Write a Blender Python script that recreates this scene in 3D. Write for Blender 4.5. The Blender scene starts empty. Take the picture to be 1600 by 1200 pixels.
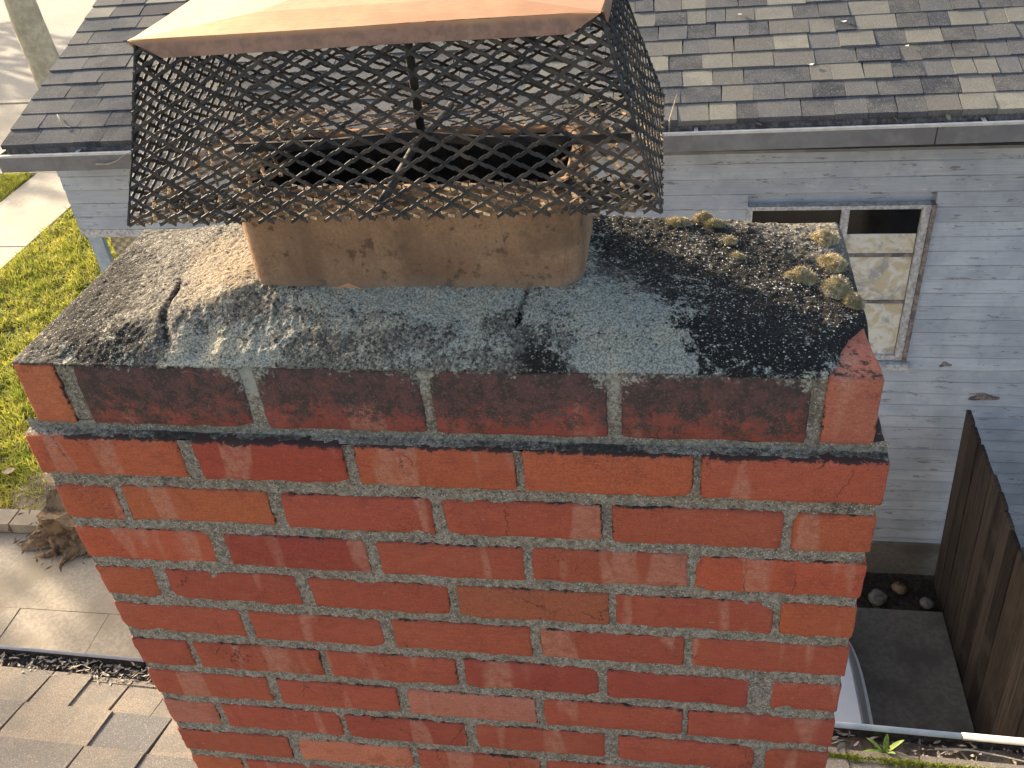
import bpy, math, random
import numpy as np
from mathutils import Matrix, Vector
random.seed(7)
rng = np.random.default_rng(11)
S = bpy.context.scene
COL = S.collection

# ------------------------------------------------------------------ camera, sky, sun, exposure
cam_d = bpy.data.cameras.new('camera'); cam = bpy.data.objects.new('camera', cam_d); COL.objects.link(cam)
R = ((0.98582802, -0.01886220, 0.16669533), (0.14436905, 0.60148487, -0.78573121), (-0.08544410, 0.79866149, 0.59568376))
Mx = Matrix(R).to_4x4(); Mx.translation = Vector((0.81739182, -0.82551624, 0.81036618))
cam.matrix_world = Mx
cam_d.sensor_width = 36.0; cam_d.sensor_fit = 'HORIZONTAL'; cam_d.lens = 1477.783 / 1600 * 36
cam_d.clip_start = 0.02; cam_d.clip_end = 500
cam_d.dof.use_dof = False
S.camera = cam
SUN_EL = math.radians(19); SUN_TO = Vector((-0.84, 0.543, 0)).normalized()
W = bpy.data.worlds.new('World'); S.world = W; W.use_nodes = True
wn = W.node_tree; bg = wn.nodes['Background']; bg.inputs[1].default_value = 0.15
sky = wn.nodes.new('ShaderNodeTexSky'); sky.sky_type = 'NISHITA'; sky.sun_disc = False
sky.sun_elevation = SUN_EL; sky.sun_rotation = math.atan2(SUN_TO.x, SUN_TO.y)
sky.air_density = 1.0; sky.dust_density = 4.5; sky.ozone_density = 0.4
wn.links.new(sky.outputs[0], bg.inputs[0])
sd = bpy.data.lights.new('sun', 'SUN'); sd.energy = 5.0; sd.angle = math.radians(0.6); sd.color = (1.0, 0.84, 0.62)
sun = bpy.data.objects.new('sun', sd); COL.objects.link(sun)
dirv = Vector((SUN_TO.x * math.cos(SUN_EL), SUN_TO.y * math.cos(SUN_EL), math.sin(SUN_EL)))
sun.rotation_euler = dirv.to_track_quat('Z', 'Y').to_euler(); sun.location = (-8, 5, 6)
S.view_settings.view_transform = 'Standard'; S.view_settings.look = 'None'
S.view_settings.gamma = 1.0; S.view_settings.use_curve_mapping = False
S.view_settings.exposure = 1.3
try:
    S.cycles.max_bounces = 8; S.cycles.diffuse_bounces = 4
except Exception: pass

# ------------------------------------------------------------------ helpers
def h3(ix, iy, iz, seed):
    n = (ix * 374761393 + iy * 668265263 + iz * 2147483647 + seed * 1274126177) & 0xffffffff
    n = ((n ^ (n >> 13)) * 1274126177) & 0xffffffff
    n = ((n ^ (n >> 15)) * 2246822519) & 0xffffffff
    return ((n ^ (n >> 16)) & 0xffffff) / 0xffffff
def vn(P, scale, seed=0):
    Q = np.asarray(P, float) * scale
    I = np.floor(Q).astype(np.int64); F = Q - I; F = F * F * (3 - 2 * F)
    r = 0
    for a in (0, 1):
        for b in (0, 1):
            for c in (0, 1):
                w = (F[:, 0] if a else 1 - F[:, 0]) * (F[:, 1] if b else 1 - F[:, 1]) * (F[:, 2] if c else 1 - F[:, 2])
                r = r + w * h3(I[:, 0] + a, I[:, 1] + b, I[:, 2] + c, seed)
    return r * 2 - 1
def fbm(P, scale, oct=4, seed=0):
    r = 0; a = 1; t = 0
    for i in range(oct):
        r = r + a * vn(P, scale * 2 ** i, seed + i); t += a; a *= .5
    return r / t
WL = {}
def reg(o, parent=None, loc=(0, 0, 0)):
    loc = Vector(loc)
    COL.objects.link(o) if o.name not in COL.objects else None
    WL[o.name] = loc
    if parent is not None:
        o.parent = parent; o.location = loc - WL[parent.name]
    else: o.location = loc
    return o
def thing(name, label, cat, loc=(0, 0, 0), group=None):
    o = bpy.data.objects.new(name, None); o.empty_display_size = .05
    reg(o, None, loc); o['label'] = label; o['category'] = cat
    if group: o['group'] = group
    return o
def tag(o, label, cat, group=None, kind=None):
    o['label'] = label; o['category'] = cat
    if group: o['group'] = group
    if kind: o['kind'] = kind
    return o
def mk(name, V, F, mat, parent=None, loc=None, kind=None, color=None, smooth=False, attr=None, mats=None, mi=None):
    V = np.asarray(V, float)
    if loc is None:
        loc = (V.min(0) + V.max(0)) / 2
    me = bpy.data.meshes.new(name)
    me.from_pydata((V - np.asarray(loc)).tolist(), [], F if isinstance(F, list) else F.tolist())
    me.materials.append(mat)
    if attr is not None:
        for an, arr in attr.items():
            at = me.color_attributes.new(an, 'FLOAT_COLOR', 'POINT')
            arr4 = np.ones((len(V), 4), np.float32); arr4[:, :arr.shape[1]] = arr
            at.data.foreach_set('color', arr4.ravel())
    if smooth: me.shade_smooth()
    me.update()
    o = bpy.data.objects.new(name, me)
    reg(o, parent, tuple(loc))
    if kind: o['kind'] = kind
    if color is not None: o.color = (*color, 1)
    return o
def struct(name, V, F, mat, **k): return mk(name, V, F, mat, kind='structure', **k)
CF = [(0, 3, 2, 1), (4, 5, 6, 7), (0, 1, 5, 4), (1, 2, 6, 5), (2, 3, 7, 6), (3, 0, 4, 7)]
def box(a, b):
    (x0, y0, z0), (x1, y1, z1) = a, b
    return [(x0, y0, z0), (x1, y0, z0), (x1, y1, z0), (x0, y1, z0), (x0, y0, z1), (x1, y0, z1), (x1, y1, z1), (x0, y1, z1)], [tuple(f) for f in CF]
class MB:
    def __init__(s): s.V = []; s.F = []
    def add(s, V, F):
        n = len(s.V); s.V += [tuple(v) for v in V]; s.F += [tuple(i + n for i in f) for f in F]; return s
    def box(s, a, b): return s.add(*box(a, b))
    def tube(s, pts, r, n=6, cap=True):
        pts = [Vector(q) for q in pts]; rr = r if isinstance(r, (list, tuple)) else [r] * len(pts)
        base = len(s.V)
        up = Vector((0.13, 0.31, 0.94))
        for i, q in enumerate(pts):
            t = (pts[min(i + 1, len(pts) - 1)] - pts[max(i - 1, 0)]).normalized()
            u = t.cross(up)
            if u.length < .1: u = t.cross(Vector((1, 0, 0)))
            u.normalize(); v = t.cross(u)
            for k in range(n):
                a = 2 * math.pi * k / n
                s.V.append(tuple(q + rr[i] * (math.cos(a) * u + math.sin(a) * v)))
        for i in range(len(pts) - 1):
            for k in range(n):
                a = base + i * n + k; b = base + i * n + (k + 1) % n
                s.F.append((a, a + n, b + n, b))
        if cap:
            s.F.append(tuple(base + k for k in range(n))); e = base + (len(pts) - 1) * n
            s.F.append(tuple(e + n - 1 - k for k in range(n)))
        return s
def grid(nu, nv):
    I = np.arange(nu * nv).reshape(nv, nu)
    return np.stack([I[:-1, :-1].ravel(), I[:-1, 1:].ravel(), I[1:, 1:].ravel(), I[1:, :-1].ravel()], 1)
def sub_box(a, b, cell, r, jit, seed, cap=24):
    """closed box whose faces are gridded, edges rounded by r and surface roughened by jit"""
    a = np.array(a, float); b = np.array(b, float); L = b - a
    n = np.clip(np.round(L / cell).astype(int), 2, cap)
    V = []; F = []
    for ax in range(3):
        u, v = [i for i in range(3) if i != ax]
        for side in (0, 1):
            U = np.linspace(0, 1, n[u] + 1); Vv = np.linspace(0, 1, n[v] + 1)
            e = min(.45, r / L[u]); U[1], U[-2] = e, 1 - e
            e = min(.45, r / L[v]); Vv[1], Vv[-2] = e, 1 - e
            gu, gv = np.meshgrid(U, Vv)
            P = np.zeros((gu.size, 3)); P[:, u] = a[u] + gu.ravel() * L[u]; P[:, v] = a[v] + gv.ravel() * L[v]; P[:, ax] = b[ax] if side else a[ax]
            g = grid(n[u] + 1, n[v] + 1) + sum(len(x) for x in V)
            flip = (side == 0) ^ (ax == 1)
            F.append(g[:, ::-1] if flip else g); V.append(P)
    V = np.concatenate(V); F = np.concatenate(F)
    inner = np.clip(V, a + r, b - r); d = V - inner; l = np.linalg.norm(d, axis=1, keepdims=True)
    V2 = inner + np.where(l > 1e-9, d / np.maximum(l, 1e-9), 0) * r
    if jit:
        o = np.stack([fbm(V, 45, 3, seed + 3 * i) for i in range(3)], 1) + .6 * np.stack([vn(V, 150, seed + 50 + i) for i in range(3)], 1)
        edge = np.clip((l / r - 1.0) * 2.5, 0, 1)
        V2 = V2 + o * jit * (.35 + 1.3 * edge)
    key = np.round(V * 1e5).astype(np.int64)
    _, idx, inv = np.unique(key, axis=0, return_index=True, return_inverse=True)
    return V2[idx], inv.ravel()[F]

# ------------------------------------------------------------------ materials
class M:
    def __init__(s, name, rough=.8, spec=.3, metal=0.0):
        s.m = bpy.data.materials.new(name); s.m.use_nodes = True; s.t = s.m.node_tree
        s.b = s.t.nodes['Principled BSDF']; s.b.inputs['Roughness'].default_value = rough
        s.b.inputs['Specular IOR Level'].default_value = spec; s.b.inputs['Metallic'].default_value = metal
        s.g = s.n('ShaderNodeNewGeometry'); s.P = s.g.outputs['Position']
    def n(s, t, **k):
        x = s.t.nodes.new(t)
        for a, v in k.items(): setattr(x, a, v)
        return x
    def set(s, sock, v):
        if hasattr(v, 'links') or isinstance(v, bpy.types.NodeSocket): s.t.links.new(v, sock)
        else:
            if isinstance(v, (tuple, list)) and len(v) == 3 and sock.type == 'RGBA': v = (*v, 1)
            sock.default_value = v
    def map(s, vec, scale=(1, 1, 1), loc=(0, 0, 0), rot=(0, 0, 0)):
        x = s.n('ShaderNodeMapping'); s.set(x.inputs[0], vec); x.inputs['Scale'].default_value = scale
        x.inputs['Location'].default_value = loc; x.inputs['Rotation'].default_value = rot; return x.outputs[0]
    def noise(s, scale, det=3, rough=.55, vec=None, dist=0):
        x = s.n('ShaderNodeTexNoise'); s.set(x.inputs['Vector'], s.P if vec is None else vec)
        x.inputs['Scale'].default_value = scale; x.inputs['Detail'].default_value = det; x.inputs['Roughness'].default_value = rough
        x.inputs['Distortion'].default_value = dist; return x.outputs[0]
    def vor(s, scale, feat='F1', vec=None, out='Distance', rand=1):
        x = s.n('ShaderNodeTexVoronoi', feature=feat); s.set(x.inputs['Vector'], s.P if vec is None else vec)
        x.inputs['Scale'].default_value = scale; x.inputs['Randomness'].default_value = rand; return x.outputs[out]
    def step(s, f, a, b, lo=0.0, hi=1.0, smooth=True):
        x = s.n('ShaderNodeMapRange'); x.interpolation_type = 'SMOOTHSTEP' if smooth else 'LINEAR'
        s.set(x.inputs[0], f)
        for i, v in zip((1, 2, 3, 4), (a, b, lo, hi)): x.inputs[i].default_value = v
        return x.outputs[0]
    def ma(s, op, a, b=0.0):
        x = s.n('ShaderNodeMath', operation=op); s.set(x.inputs[0], a); s.set(x.inputs[1], b); return x.outputs[0]
    def mix(s, f, a, b, blend='MIX'):
        x = s.n('ShaderNodeMix', data_type='RGBA', blend_type=blend)
        s.set(x.inputs[0], f); s.set(x.inputs[6], a); s.set(x.inputs[7], b); return x.outputs[2]
    def sep(s, v):
        x = s.n('ShaderNodeSeparateXYZ'); s.set(x.inputs[0], v); return x.outputs
    def attr(s, name):
        x = s.n('ShaderNodeAttribute'); x.attribute_name = name; return x
    def obj(s): return s.n('ShaderNodeObjectInfo').outputs
    def hsv(s, c, v=1.0, sat=1.0, hue=.5):
        x = s.n('ShaderNodeHueSaturation'); s.set(x.inputs['Color'], c); s.set(x.inputs['Value'], v); s.set(x.inputs['Saturation'], sat); s.set(x.inputs['Hue'], hue); return x.outputs[0]
    def bump(s, h, st=.5, d=.01, nrm=None):
        x = s.n('ShaderNodeBump'); s.set(x.inputs['Height'], h); x.inputs['Strength'].default_value = st; x.inputs['Distance'].default_value = d
        if nrm is not None: s.set(x.inputs['Normal'], nrm)
        return x.outputs[0]
    def fin(s, col, nrm=None, rough=None):
        s.set(s.b.inputs['Base Color'], col)
        if nrm is not None: s.set(s.b.inputs['Normal'], nrm)
        if rough is not None: s.set(s.b.inputs['Roughness'], rough)
        return s.m

def m_brick(name, stained=False):
    m = M(name, .85, .25)
    o = m.obj(); base = o['Color']; rnd = o['Random']
    v = m.n('ShaderNodeCombineXYZ'); m.set(v.inputs[0], m.ma('MULTIPLY', rnd, 37)); m.set(v.inputs[1], m.ma('MULTIPLY', rnd, 11)); m.set(v.inputs[2], m.ma('MULTIPLY', rnd, 53))
    vv = m.n('ShaderNodeVectorMath', operation='ADD'); m.set(vv.inputs[0], m.P); m.set(vv.inputs[1], v.outputs[0]); Q = vv.outputs[0]
    fine = m.noise(420, 3, .6)
    c = m.hsv(base, m.step(fine, .25, .75, .70, 1.28, False))
    mid = m.noise(22, 4, .6, Q)
    c = m.mix(m.step(mid, .45, .75, 0, .4), c, (.42, .125, .068))
    c = m.mix(m.step(m.noise(34, 3, .6, m.map(Q, loc=(3, 3, 3))), .55, .72, 0, .45), c, (.27, .062, .042))
    # pale flash marks that run across the brick
    band = m.noise(1, 2, .5, m.map(Q, (17, 17, 2.5)))
    bm = m.ma('MULTIPLY', m.step(band, .57, .63), m.step(m.noise(70, 3, .6, Q), .3, .6, .35, 1))
    c = m.mix(m.ma('MULTIPLY', bm, .55), c, (.56, .27, .18))
    # crazing cracks
    dq = m.n('ShaderNodeVectorMath', operation='ADD'); m.set(dq.inputs[0], Q)
    nz = m.n('ShaderNodeTexNoise'); m.set(nz.inputs[0], Q); nz.inputs['Scale'].default_value = 90
    sc = m.n('ShaderNodeVectorMath', operation='SCALE'); m.set(sc.inputs[0], nz.outputs['Color']); sc.inputs['Scale'].default_value = .016; m.set(dq.inputs[1], sc.outputs[0])
    ce = m.vor(120, 'DISTANCE_TO_EDGE', m.map(dq.outputs[0], (1.0, 1, .8)))
    crk = m.ma('MULTIPLY', m.step(ce, .006, .04, 1, 0), m.ma('MAXIMUM', m.ma('MULTIPLY', bm, .9), m.step(m.noise(14, 2, .5, m.map(Q, loc=(9, 1, 4))), .56, .68)))
    c = m.mix(m.ma('MULTIPLY', crk, .5), c, (.07, .025, .02))
    big = m.vor(13, 'DISTANCE_TO_EDGE', m.map(dq.outputs[0], (1.2, 1, .5)))
    bk = m.ma('MULTIPLY', m.step(big, .003, .011, 1, 0), m.step(m.noise(9, 2, .5, m.map(Q, loc=(2, 8, 1))), .60, .66))
    c = m.mix(m.ma('MULTIPLY', bk, .7), c, (.05, .02, .018))
    pit = m.ma('MULTIPLY', m.step(m.vor(260, vec=Q), .1, .2, 1, 0), m.step(m.noise(60, 2, .5, Q), .5, .6))
    c = m.mix(m.ma('MULTIPLY', pit, .6), c, (.06, .025, .02))
    st = m.noise(1, 3, .6, m.map(Q, (60, 60, 420)))
    c = m.hsv(c, m.step(st, .3, .7, .88, 1.13, False))
    sp_ = m.step(m.noise(170, 4, .75, m.map(Q, loc=(6, 6, 2))), .60, .70)
    c = m.mix(m.ma('MULTIPLY', sp_, .5), c, (.13, .045, .03))
    sq_ = m.step(m.noise(130, 4, .75, m.map(Q, loc=(1, 9, 5))), .61, .72)
    c = m.mix(m.ma('MULTIPLY', sq_, .35), c, (.58, .30, .21))
    at = m.attr('grime').outputs['Color']
    gs = m.sep(at)
    gn = m.ma('ADD', gs[0], m.ma('MULTIPLY', m.ma('SUBTRACT', m.noise(90, 4, .7), .5), 1.6))
    c = m.mix(m.step(gn, .42, .62, 0, .93), c, (.035, .03, .028))
    gp = m.ma('ADD', gs[2], m.ma('MULTIPLY', m.ma('SUBTRACT', m.noise(110, 4, .7), .5), 1.7))
    c = m.mix(m.step(gp, .40, .66, 0, .85), c, m.mix(m.step(m.noise(300, 3, .7), .4, .6), (.12, .115, .10), (.46, .44, .35)))
    if stained:
        z = m.sep(m.P)[2]
        low = m.step(z, .105, .165, 0, 1, False)
        n1 = m.noise(26, 4, .65); n2 = m.noise(300, 4, .7); n3 = m.noise(60, 4, .7, m.map(m.P, loc=(5, 2, 3)))
        k = m.ma('ADD', m.ma('ADD', m.ma('MULTIPLY', low, .42), m.ma('MULTIPLY', n1, .70)), m.ma('ADD', m.ma('MULTIPLY', m.ma('SUBTRACT', n2, .5), 1.3), m.ma('MULTIPLY', m.ma('SUBTRACT', n3, .5), .9)))
        f = m.step(k, .34, .60, .25, .97)
        dark = m.mix(m.step(n3, .42, .58), (.105, .062, .058), (.055, .048, .042))
        dark = m.mix(m.step(n2, .52, .66, 0, .7), dark, (.19, .115, .10))
        c = m.mix(m.ma('MULTIPLY', f, gs[1]), c, dark)
    if stained: c = m.mix(m.step(gp, .40, .66, 0, .8), c, m.mix(m.step(m.noise(300, 3, .7), .4, .6), (.12, .115, .10), (.46, .44, .35)))
    h = m.ma('ADD', m.ma('MULTIPLY', fine, .25), m.ma('MULTIPLY', m.noise(120, 4, .6), .6))
    h = m.ma('SUBTRACT', h, m.ma('MULTIPLY', m.ma('ADD', crk, bk), .5))
    return m.fin(c, m.bump(h, .55, .0022), m.step(fine, .2, .8, .75, .95))
MAT = {}
MAT['brick'] = m_brick('fired_brick'); MAT['brick_st'] = m_brick('stained_brick', True)

def m_mortar():
    m = M('mortar', .95, .2)
    f = m.noise(500, 3, .7); g = m.noise(150, 4, .7)
    c = m.mix(m.step(g, .35, .65), (.215, .185, .14), (.46, .41, .325))
    c = m.mix(m.step(f, .36, .50, .55, 0), c, (.08, .072, .062))
    wh = m.ma('MULTIPLY', m.step(m.vor(300), .2, .32, 1, 0), m.step(m.vor(300, out='Color'), .5, .55))
    bk_ = m.ma('MULTIPLY', m.step(m.vor(210, vec=m.map(m.P, loc=(3, 5, 7))), .22, .32, 1, 0), m.step(m.vor(210, vec=m.map(m.P, loc=(3, 5, 7)), out='Color'), .6, .65))
    c = m.mix(m.ma('MULTIPLY', bk_, .8), c, (.07, .06, .05))
    c = m.mix(m.ma('MULTIPLY', wh, .8), c, (.75, .73, .66))
    at = m.sep(m.attr('grime').outputs['Color'])
    gn = m.ma('ADD', at[0], m.ma('MULTIPLY', m.ma('SUBTRACT', m.noise(110, 4, .7), .5), 1.3))
    c = m.mix(m.step(gn, .3, .8, 0, .88), c, (.034, .031, .028))
    gw = m.ma('ADD', at[1], m.ma('MULTIPLY', m.ma('SUBTRACT', m.noise(130, 4, .7), .5), 1.3))
    c = m.mix(m.step(gw, .35, .65, 0, .9), c, (.50, .52, .44))
    return m.fin(c, m.bump(m.ma('ADD', f, g), .9, .003))
MAT['mortar'] = m_mortar()

def m_crown():
    m = M('weathered_cement', .95, .2)
    a = m.sep(m.attr('mask').outputs['Color'])
    pn = m.noise(230, 5, .75); pm = m.noise(55, 5, .7); pl = m.noise(16, 4, .6)
    # granular base: grey concrete with sand
    base = m.mix(m.step(pn, .36, .62), (.05, .047, .043), (.26, .235, .19))
    base = m.mix(m.step(m.vor(330, out='Color'), .72, .8, 0, .7), base, (.42, .38, .31))
    # tan sandy zone
    kt = m.step(m.ma('ADD', a[2], m.ma('MULTIPLY', m.ma('SUBTRACT', pn, .5), 1.2)), .35, .65)
    base = m.mix(m.ma('MULTIPLY', kt, .85), base, m.mix(m.step(m.noise(330, 3, .7), .35, .65), (.16, .125, .09), (.44, .36, .25)))
    # black lichen crust
    kb = m.ma('ADD', m.ma('ADD', a[1], m.ma('MULTIPLY', m.ma('SUBTRACT', pm, .5), 1.5)), m.ma('MULTIPLY', m.ma('SUBTRACT', pn, .5), 1.5))
    blk = m.mix(m.step(pn, .5, .75), (.019, .017, .015), (.062, .054, .046))
    base = m.mix(m.step(kb, .38, .62, 0, .96), base, blk)
    # pale grey green lichen
    kp = m.ma('ADD', m.ma('ADD', m.ma('MULTIPLY', a[0], .98), m.ma('ADD', m.ma('MULTIPLY', m.ma('SUBTRACT', pm, .5), 2.4), m.ma('MULTIPLY', m.ma('SUBTRACT', m.noise(24, 3, .6), .5), 1.3))), m.ma('MULTIPLY', m.ma('SUBTRACT', pn, .5), 2.0))
    pale = m.mix(m.step(pl, .42, .6), (.58, .585, .49), (.68, .63, .47))
    pale = m.mix(m.step(m.noise(400, 3, .7), .40, .60, .72, 0), pale, (.10, .10, .09))
    base = m.mix(m.step(kp, .36, .66, 0, .88), base, pale)
    # white grit that sits in the crust
    sp = m.vor(175); sc = m.vor(175, out='Color')
    wm = m.ma('MULTIPLY', m.step(sp, .17, .25, 1, 0), m.step(sc, .60, .64))
    sp2 = m.ma('MULTIPLY', m.step(m.vor(340), .2, .3, 1, 0), m.step(m.vor(340, out='Color'), .6, .64))
    wm = m.ma('MAXIMUM', wm, m.ma('MULTIPLY', sp2, .8))
    base = m.mix(m.ma('MULTIPLY', wm, .8), base, (.52, .48, .41))
    hole = m.ma('MULTIPLY', m.step(m.vor(95, vec=m.map(m.P, loc=(7, 3, 1))), .1, .2, 1, 0), m.step(m.noise(30), .45, .5))
    base = m.mix(m.ma('MULTIPLY', hole, .7), base, (.04, .04, .04))
    h = m.ma('ADD', m.ma('MULTIPLY', pn, 1.0), m.ma('MULTIPLY', wm, .5)); h = m.ma('SUBTRACT', h, m.ma('MULTIPLY', hole, .6))
    return m.fin(base, m.bump(h, .9, .004))
MAT['crown'] = m_crown()

def simple(name, c1, c2, scale, rough=.85, bump=.3, bd=.004, spec=.25, metal=0, det=4, c3=None, s3=3):
    m = M(name, rough, spec, metal)
    n = m.noise(scale, det, .65)
    c = m.mix(m.step(n, .35, .65), c1, c2)
    if c3: c = m.mix(m.step(m.noise(s3, 3, .6), .45, .62, 0, .8), c, c3)
    return m.fin(c, m.bump(n, bump, bd) if bump else None)
MAT['grain'] = simple('quartz_grit', (.30, .28, .24), (.62, .58, .50), 300, .9, 0)
def m_flue():
    m = M('terracotta_flue', .8, .25)
    n = m.noise(14, 5, .65); f = m.noise(260, 3, .6); v = m.noise(1, 3, .5, m.map(m.P, (16, 16, 3)))
    c = m.mix(m.step(n, .35, .65), (.31, .18, .105), (.43, .27, .16))
    c = m.mix(m.step(v, .54, .66, 0, .5), c, (.16, .10, .065))
    c = m.mix(m.step(f, .35, .7, .3, 0), c, (.12, .075, .05))
    c = m.mix(m.ma('MULTIPLY', m.step(m.noise(45, 4, .7), .56, .66), .7), c, (.08, .055, .04))
    c = m.mix(m.ma('MULTIPLY', m.step(m.noise(11, 5, .75, m.map(m.P, loc=(4, 2, 9))), .52, .66), .55), c, (.14, .09, .06))
    c = m.mix(m.ma('MULTIPLY', m.step(m.sep(m.P)[2], .27, .24), .35), c, (.30, .27, .22))
    ce = m.vor(11, 'DISTANCE_TO_EDGE', m.map(m.P, (1, 1, .25), rot=(0, .9, 0)))
    c = m.mix(m.ma('MULTIPLY', m.step(ce, .001, .004, 1, 0), m.step(m.noise(7), .54, .6, 0, .5)), c, (.09, .06, .045))
    return m.fin(c, m.bump(m.ma('ADD', f, m.ma('MULTIPLY', n, 2)), .4, .002))
MAT['flue'] = m_flue()
MAT['soot'] = simple('soot', (.012, .010, .009), (.03, .026, .022), 80, .9)
MAT['mesh'] = simple('painted_expanded_steel', (.022, .022, .024), (.055, .052, .048), 60, .62, .25, .0006, .35, .0, c3=(.10, .08, .06), s3=22)
MAT['flange'] = simple('sunlit_tan_steel', (.11, .08, .05), (.36, .25, .145), 22, .75, .25, .0006, .3, c3=(.035, .03, .028), s3=12)  # sunlight on the cage floor strands is put into this lighter tan
def m_copper():
    m = M('weathered_copper', .45, .5, .35)
    n = m.noise(9, 4, .6); f = m.noise(60, 4, .6, m.map(m.P, (1, 4, 1)))
    c = m.mix(m.step(n, .35, .65), (.54, .265, .120), (.64, .35, .165))
    c = m.mix(m.step(f, .5, .7, 0, .35), c, (.45, .25, .18))
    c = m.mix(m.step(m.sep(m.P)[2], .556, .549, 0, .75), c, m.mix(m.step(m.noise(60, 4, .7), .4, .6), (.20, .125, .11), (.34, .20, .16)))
    return m.fin(c, m.bump(n, .15, .01), m.step(f, .3, .7, .36, .55))
MAT['copper'] = m_copper()
def m_shingle(name, sc=1.0):
    m = M(name, .93, .2)
    o = m.obj(); g = m.noise(420, 3, .75); p = m.noise(9, 4, .6)
    c = m.hsv(o['Color'], m.step(g, .34, .66, .45, 1.6, False))
    c = m.mix(m.step(p, .42, .62, 0, .45), c, (.14, .138, .13))
    c = m.mix(m.step(m.vor(380, out='Color'), .80, .86, 0, .5), c, (.42, .38, .33))
    return m.fin(c, m.bump(g, .8, .003))
MAT['shingle'] = m_shingle('asphalt_shingle')
def m_shingle_mix():
    m = M('mixed_asphalt_shingle', .93, .2); g = m.noise(420, 3, .75)
    rp = m.n('ShaderNodeValToRGB'); m.set(rp.inputs[0], m.g.outputs['Random Per Island']); cr = rp.color_ramp; cr.interpolation = 'CONSTANT'
    cols = [(.055, .057, .064), (.07, .07, .078), (.10, .098, .10), (.145, .135, .125), (.085, .08, .082), (.20, .185, .16), (.12, .115, .12), (.27, .255, .21)]
    cr.elements[0].color = (*cols[0], 1); cr.elements[1].position = .95; cr.elements[1].color = (*cols[7], 1)
    for i in range(1, 7):
        e = cr.elements.new(i * .135); e.color = (*cols[i], 1)
    c = m.hsv(rp.outputs[0], m.step(g, .3, .7, .62, 1.42, False))
    return m.fin(c, m.bump(g, .8, .003))
MAT['shingle_mix'] = m_shingle_mix()
def m_paint():
    m = M('flaking_house_paint', .7, .3)
    o = m.obj()
    br = m.noise(1, 4, .7, m.map(m.P, (3, 3, 210))); n = m.noise(5, 4, .6); f = m.noise(90, 4, .7)
    c = m.mix(m.step(br, .35, .65), (.40, .455, .51), (.52, .565, .62))
    c = m.mix(m.step(n, .40, .62, 0, .6), c, (.33, .375, .44))
    c = m.hsv(c, m.step(o['Random'], 0, 1, .9, 1.08, False))
    fl = m.ma('MULTIPLY', m.step(m.noise(1, 5, .75, m.map(m.P, (7, 7, 26))), .635, .655), m.step(m.noise(1.7, 2, .5, m.map(m.P, loc=(1, 4, 2))), .46, .54))
    c = m.mix(m.ma('MULTIPLY', fl, .8), c, (.62, .63, .64))
    wd = m.ma('MULTIPLY', m.step(m.noise(1, 5, .75, m.map(m.P, (6, 6, 34), loc=(4, 0, 9))), .60, .625), .75)
    c = m.mix(wd, c, (.17, .16, .16))
    c = m.mix(m.ma('MULTIPLY', m.step(m.noise(30, 4, .7), .60, .7), .3), c, (.2, .19, .19))
    return m.fin(c, m.bump(m.ma('ADD', m.ma('MULTIPLY', br, .6), m.ma('SUBTRACT', f, m.ma('MULTIPLY', fl, 1.5))), .35, .002))
MAT['paint'] = m_paint()
MAT['gutter'] = simple('grey_painted_gutter', (.165, .17, .175), (.21, .215, .22), 8, .6, .1, .003, .4, c3=(.14, .14, .145), s3=6)
MAT['gutter_lip'] = simple('pale_gutter_lip', (.50, .49, .46), (.62, .60, .55), 20, .6, .1, .002)
MAT['gutter_in'] = simple('dirty_gutter_inside', (.025, .022, .02), (.07, .06, .05), 60, .9, .8, .01)
MAT['concrete'] = simple('concrete', (.33, .285, .225), (.43, .375, .30), 40, .9, .5, .004, c3=(.29, .245, .19), s3=1.8)
MAT['walk'] = simple('pale_concrete', (.44, .39, .31), (.52, .46, .37), 20, .9, .4, .005, c3=(.40, .355, .285), s3=.9)
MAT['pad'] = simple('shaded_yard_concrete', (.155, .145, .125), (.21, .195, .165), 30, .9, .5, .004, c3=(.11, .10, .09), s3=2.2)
MAT['street'] = simple('worn_street', (.30, .28, .245), (.38, .35, .30), 30, .9, .4, .005, c3=(.33, .30, .25), s3=.5)
MAT['soil'] = simple('bare_soil', (.10, .075, .05), (.20, .155, .11), 25, .95, 1.0, .02, c3=(.24, .19, .135), s3=3)
MAT['soil_dark'] = simple('damp_soil', (.025, .02, .016), (.06, .048, .038), 30, .95, 1.0, .02)
MAT['ground'] = simple('ground', (.05, .055, .02), (.10, .10, .04), 6, .95, .8, .02)
MAT['wood_dark'] = None
def m_fence():
    m = M('weathered_dark_fence_wood', .85, .2)
    o = m.obj(); g = m.noise(1, 5, .7, m.map(m.P, (3, 60, 2.5))); r = o['Random']
    c = m.mix(m.step(g, .35, .65), (.023, .018, .015), (.054, .041, .033))
    c = m.hsv(c, m.step(r, 0, 1, .55, 1.7, False))
    c = m.mix(m.step(m.noise(6, 3), .5, .7, 0, .5), c, (.075, .06, .048))
    return m.fin(c, m.bump(g, .6, .004))
MAT['fence'] = m_fence()
def m_grass():
    m = M('grass_blades', .6, .3)
    a = m.attr('tint').outputs['Color']
    m.b.inputs['Subsurface Weight'].default_value = 0
    m.fin(a)
    tr = m.n('ShaderNodeBsdfTranslucent'); m.set(tr.inputs[0], a)
    mx = m.n('ShaderNodeMixShader'); mx.inputs[0].default_value = .35
    out = [x for x in m.t.nodes if x.type == 'OUTPUT_MATERIAL'][0]
    m.t.links.new(m.b.outputs[0], mx.inputs[1]); m.t.links.new(tr.outputs[0], mx.inputs[2]); m.t.links.new(mx.outputs[0], out.inputs[0])
    return m.m
MAT['grass'] = m_grass()
MAT['bark'] = simple('pale_bark', (.44, .39, .29), (.56, .50, .38), 12, .9, .6, .02, c3=(.36, .32, .24), s3=3.5)
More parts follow.
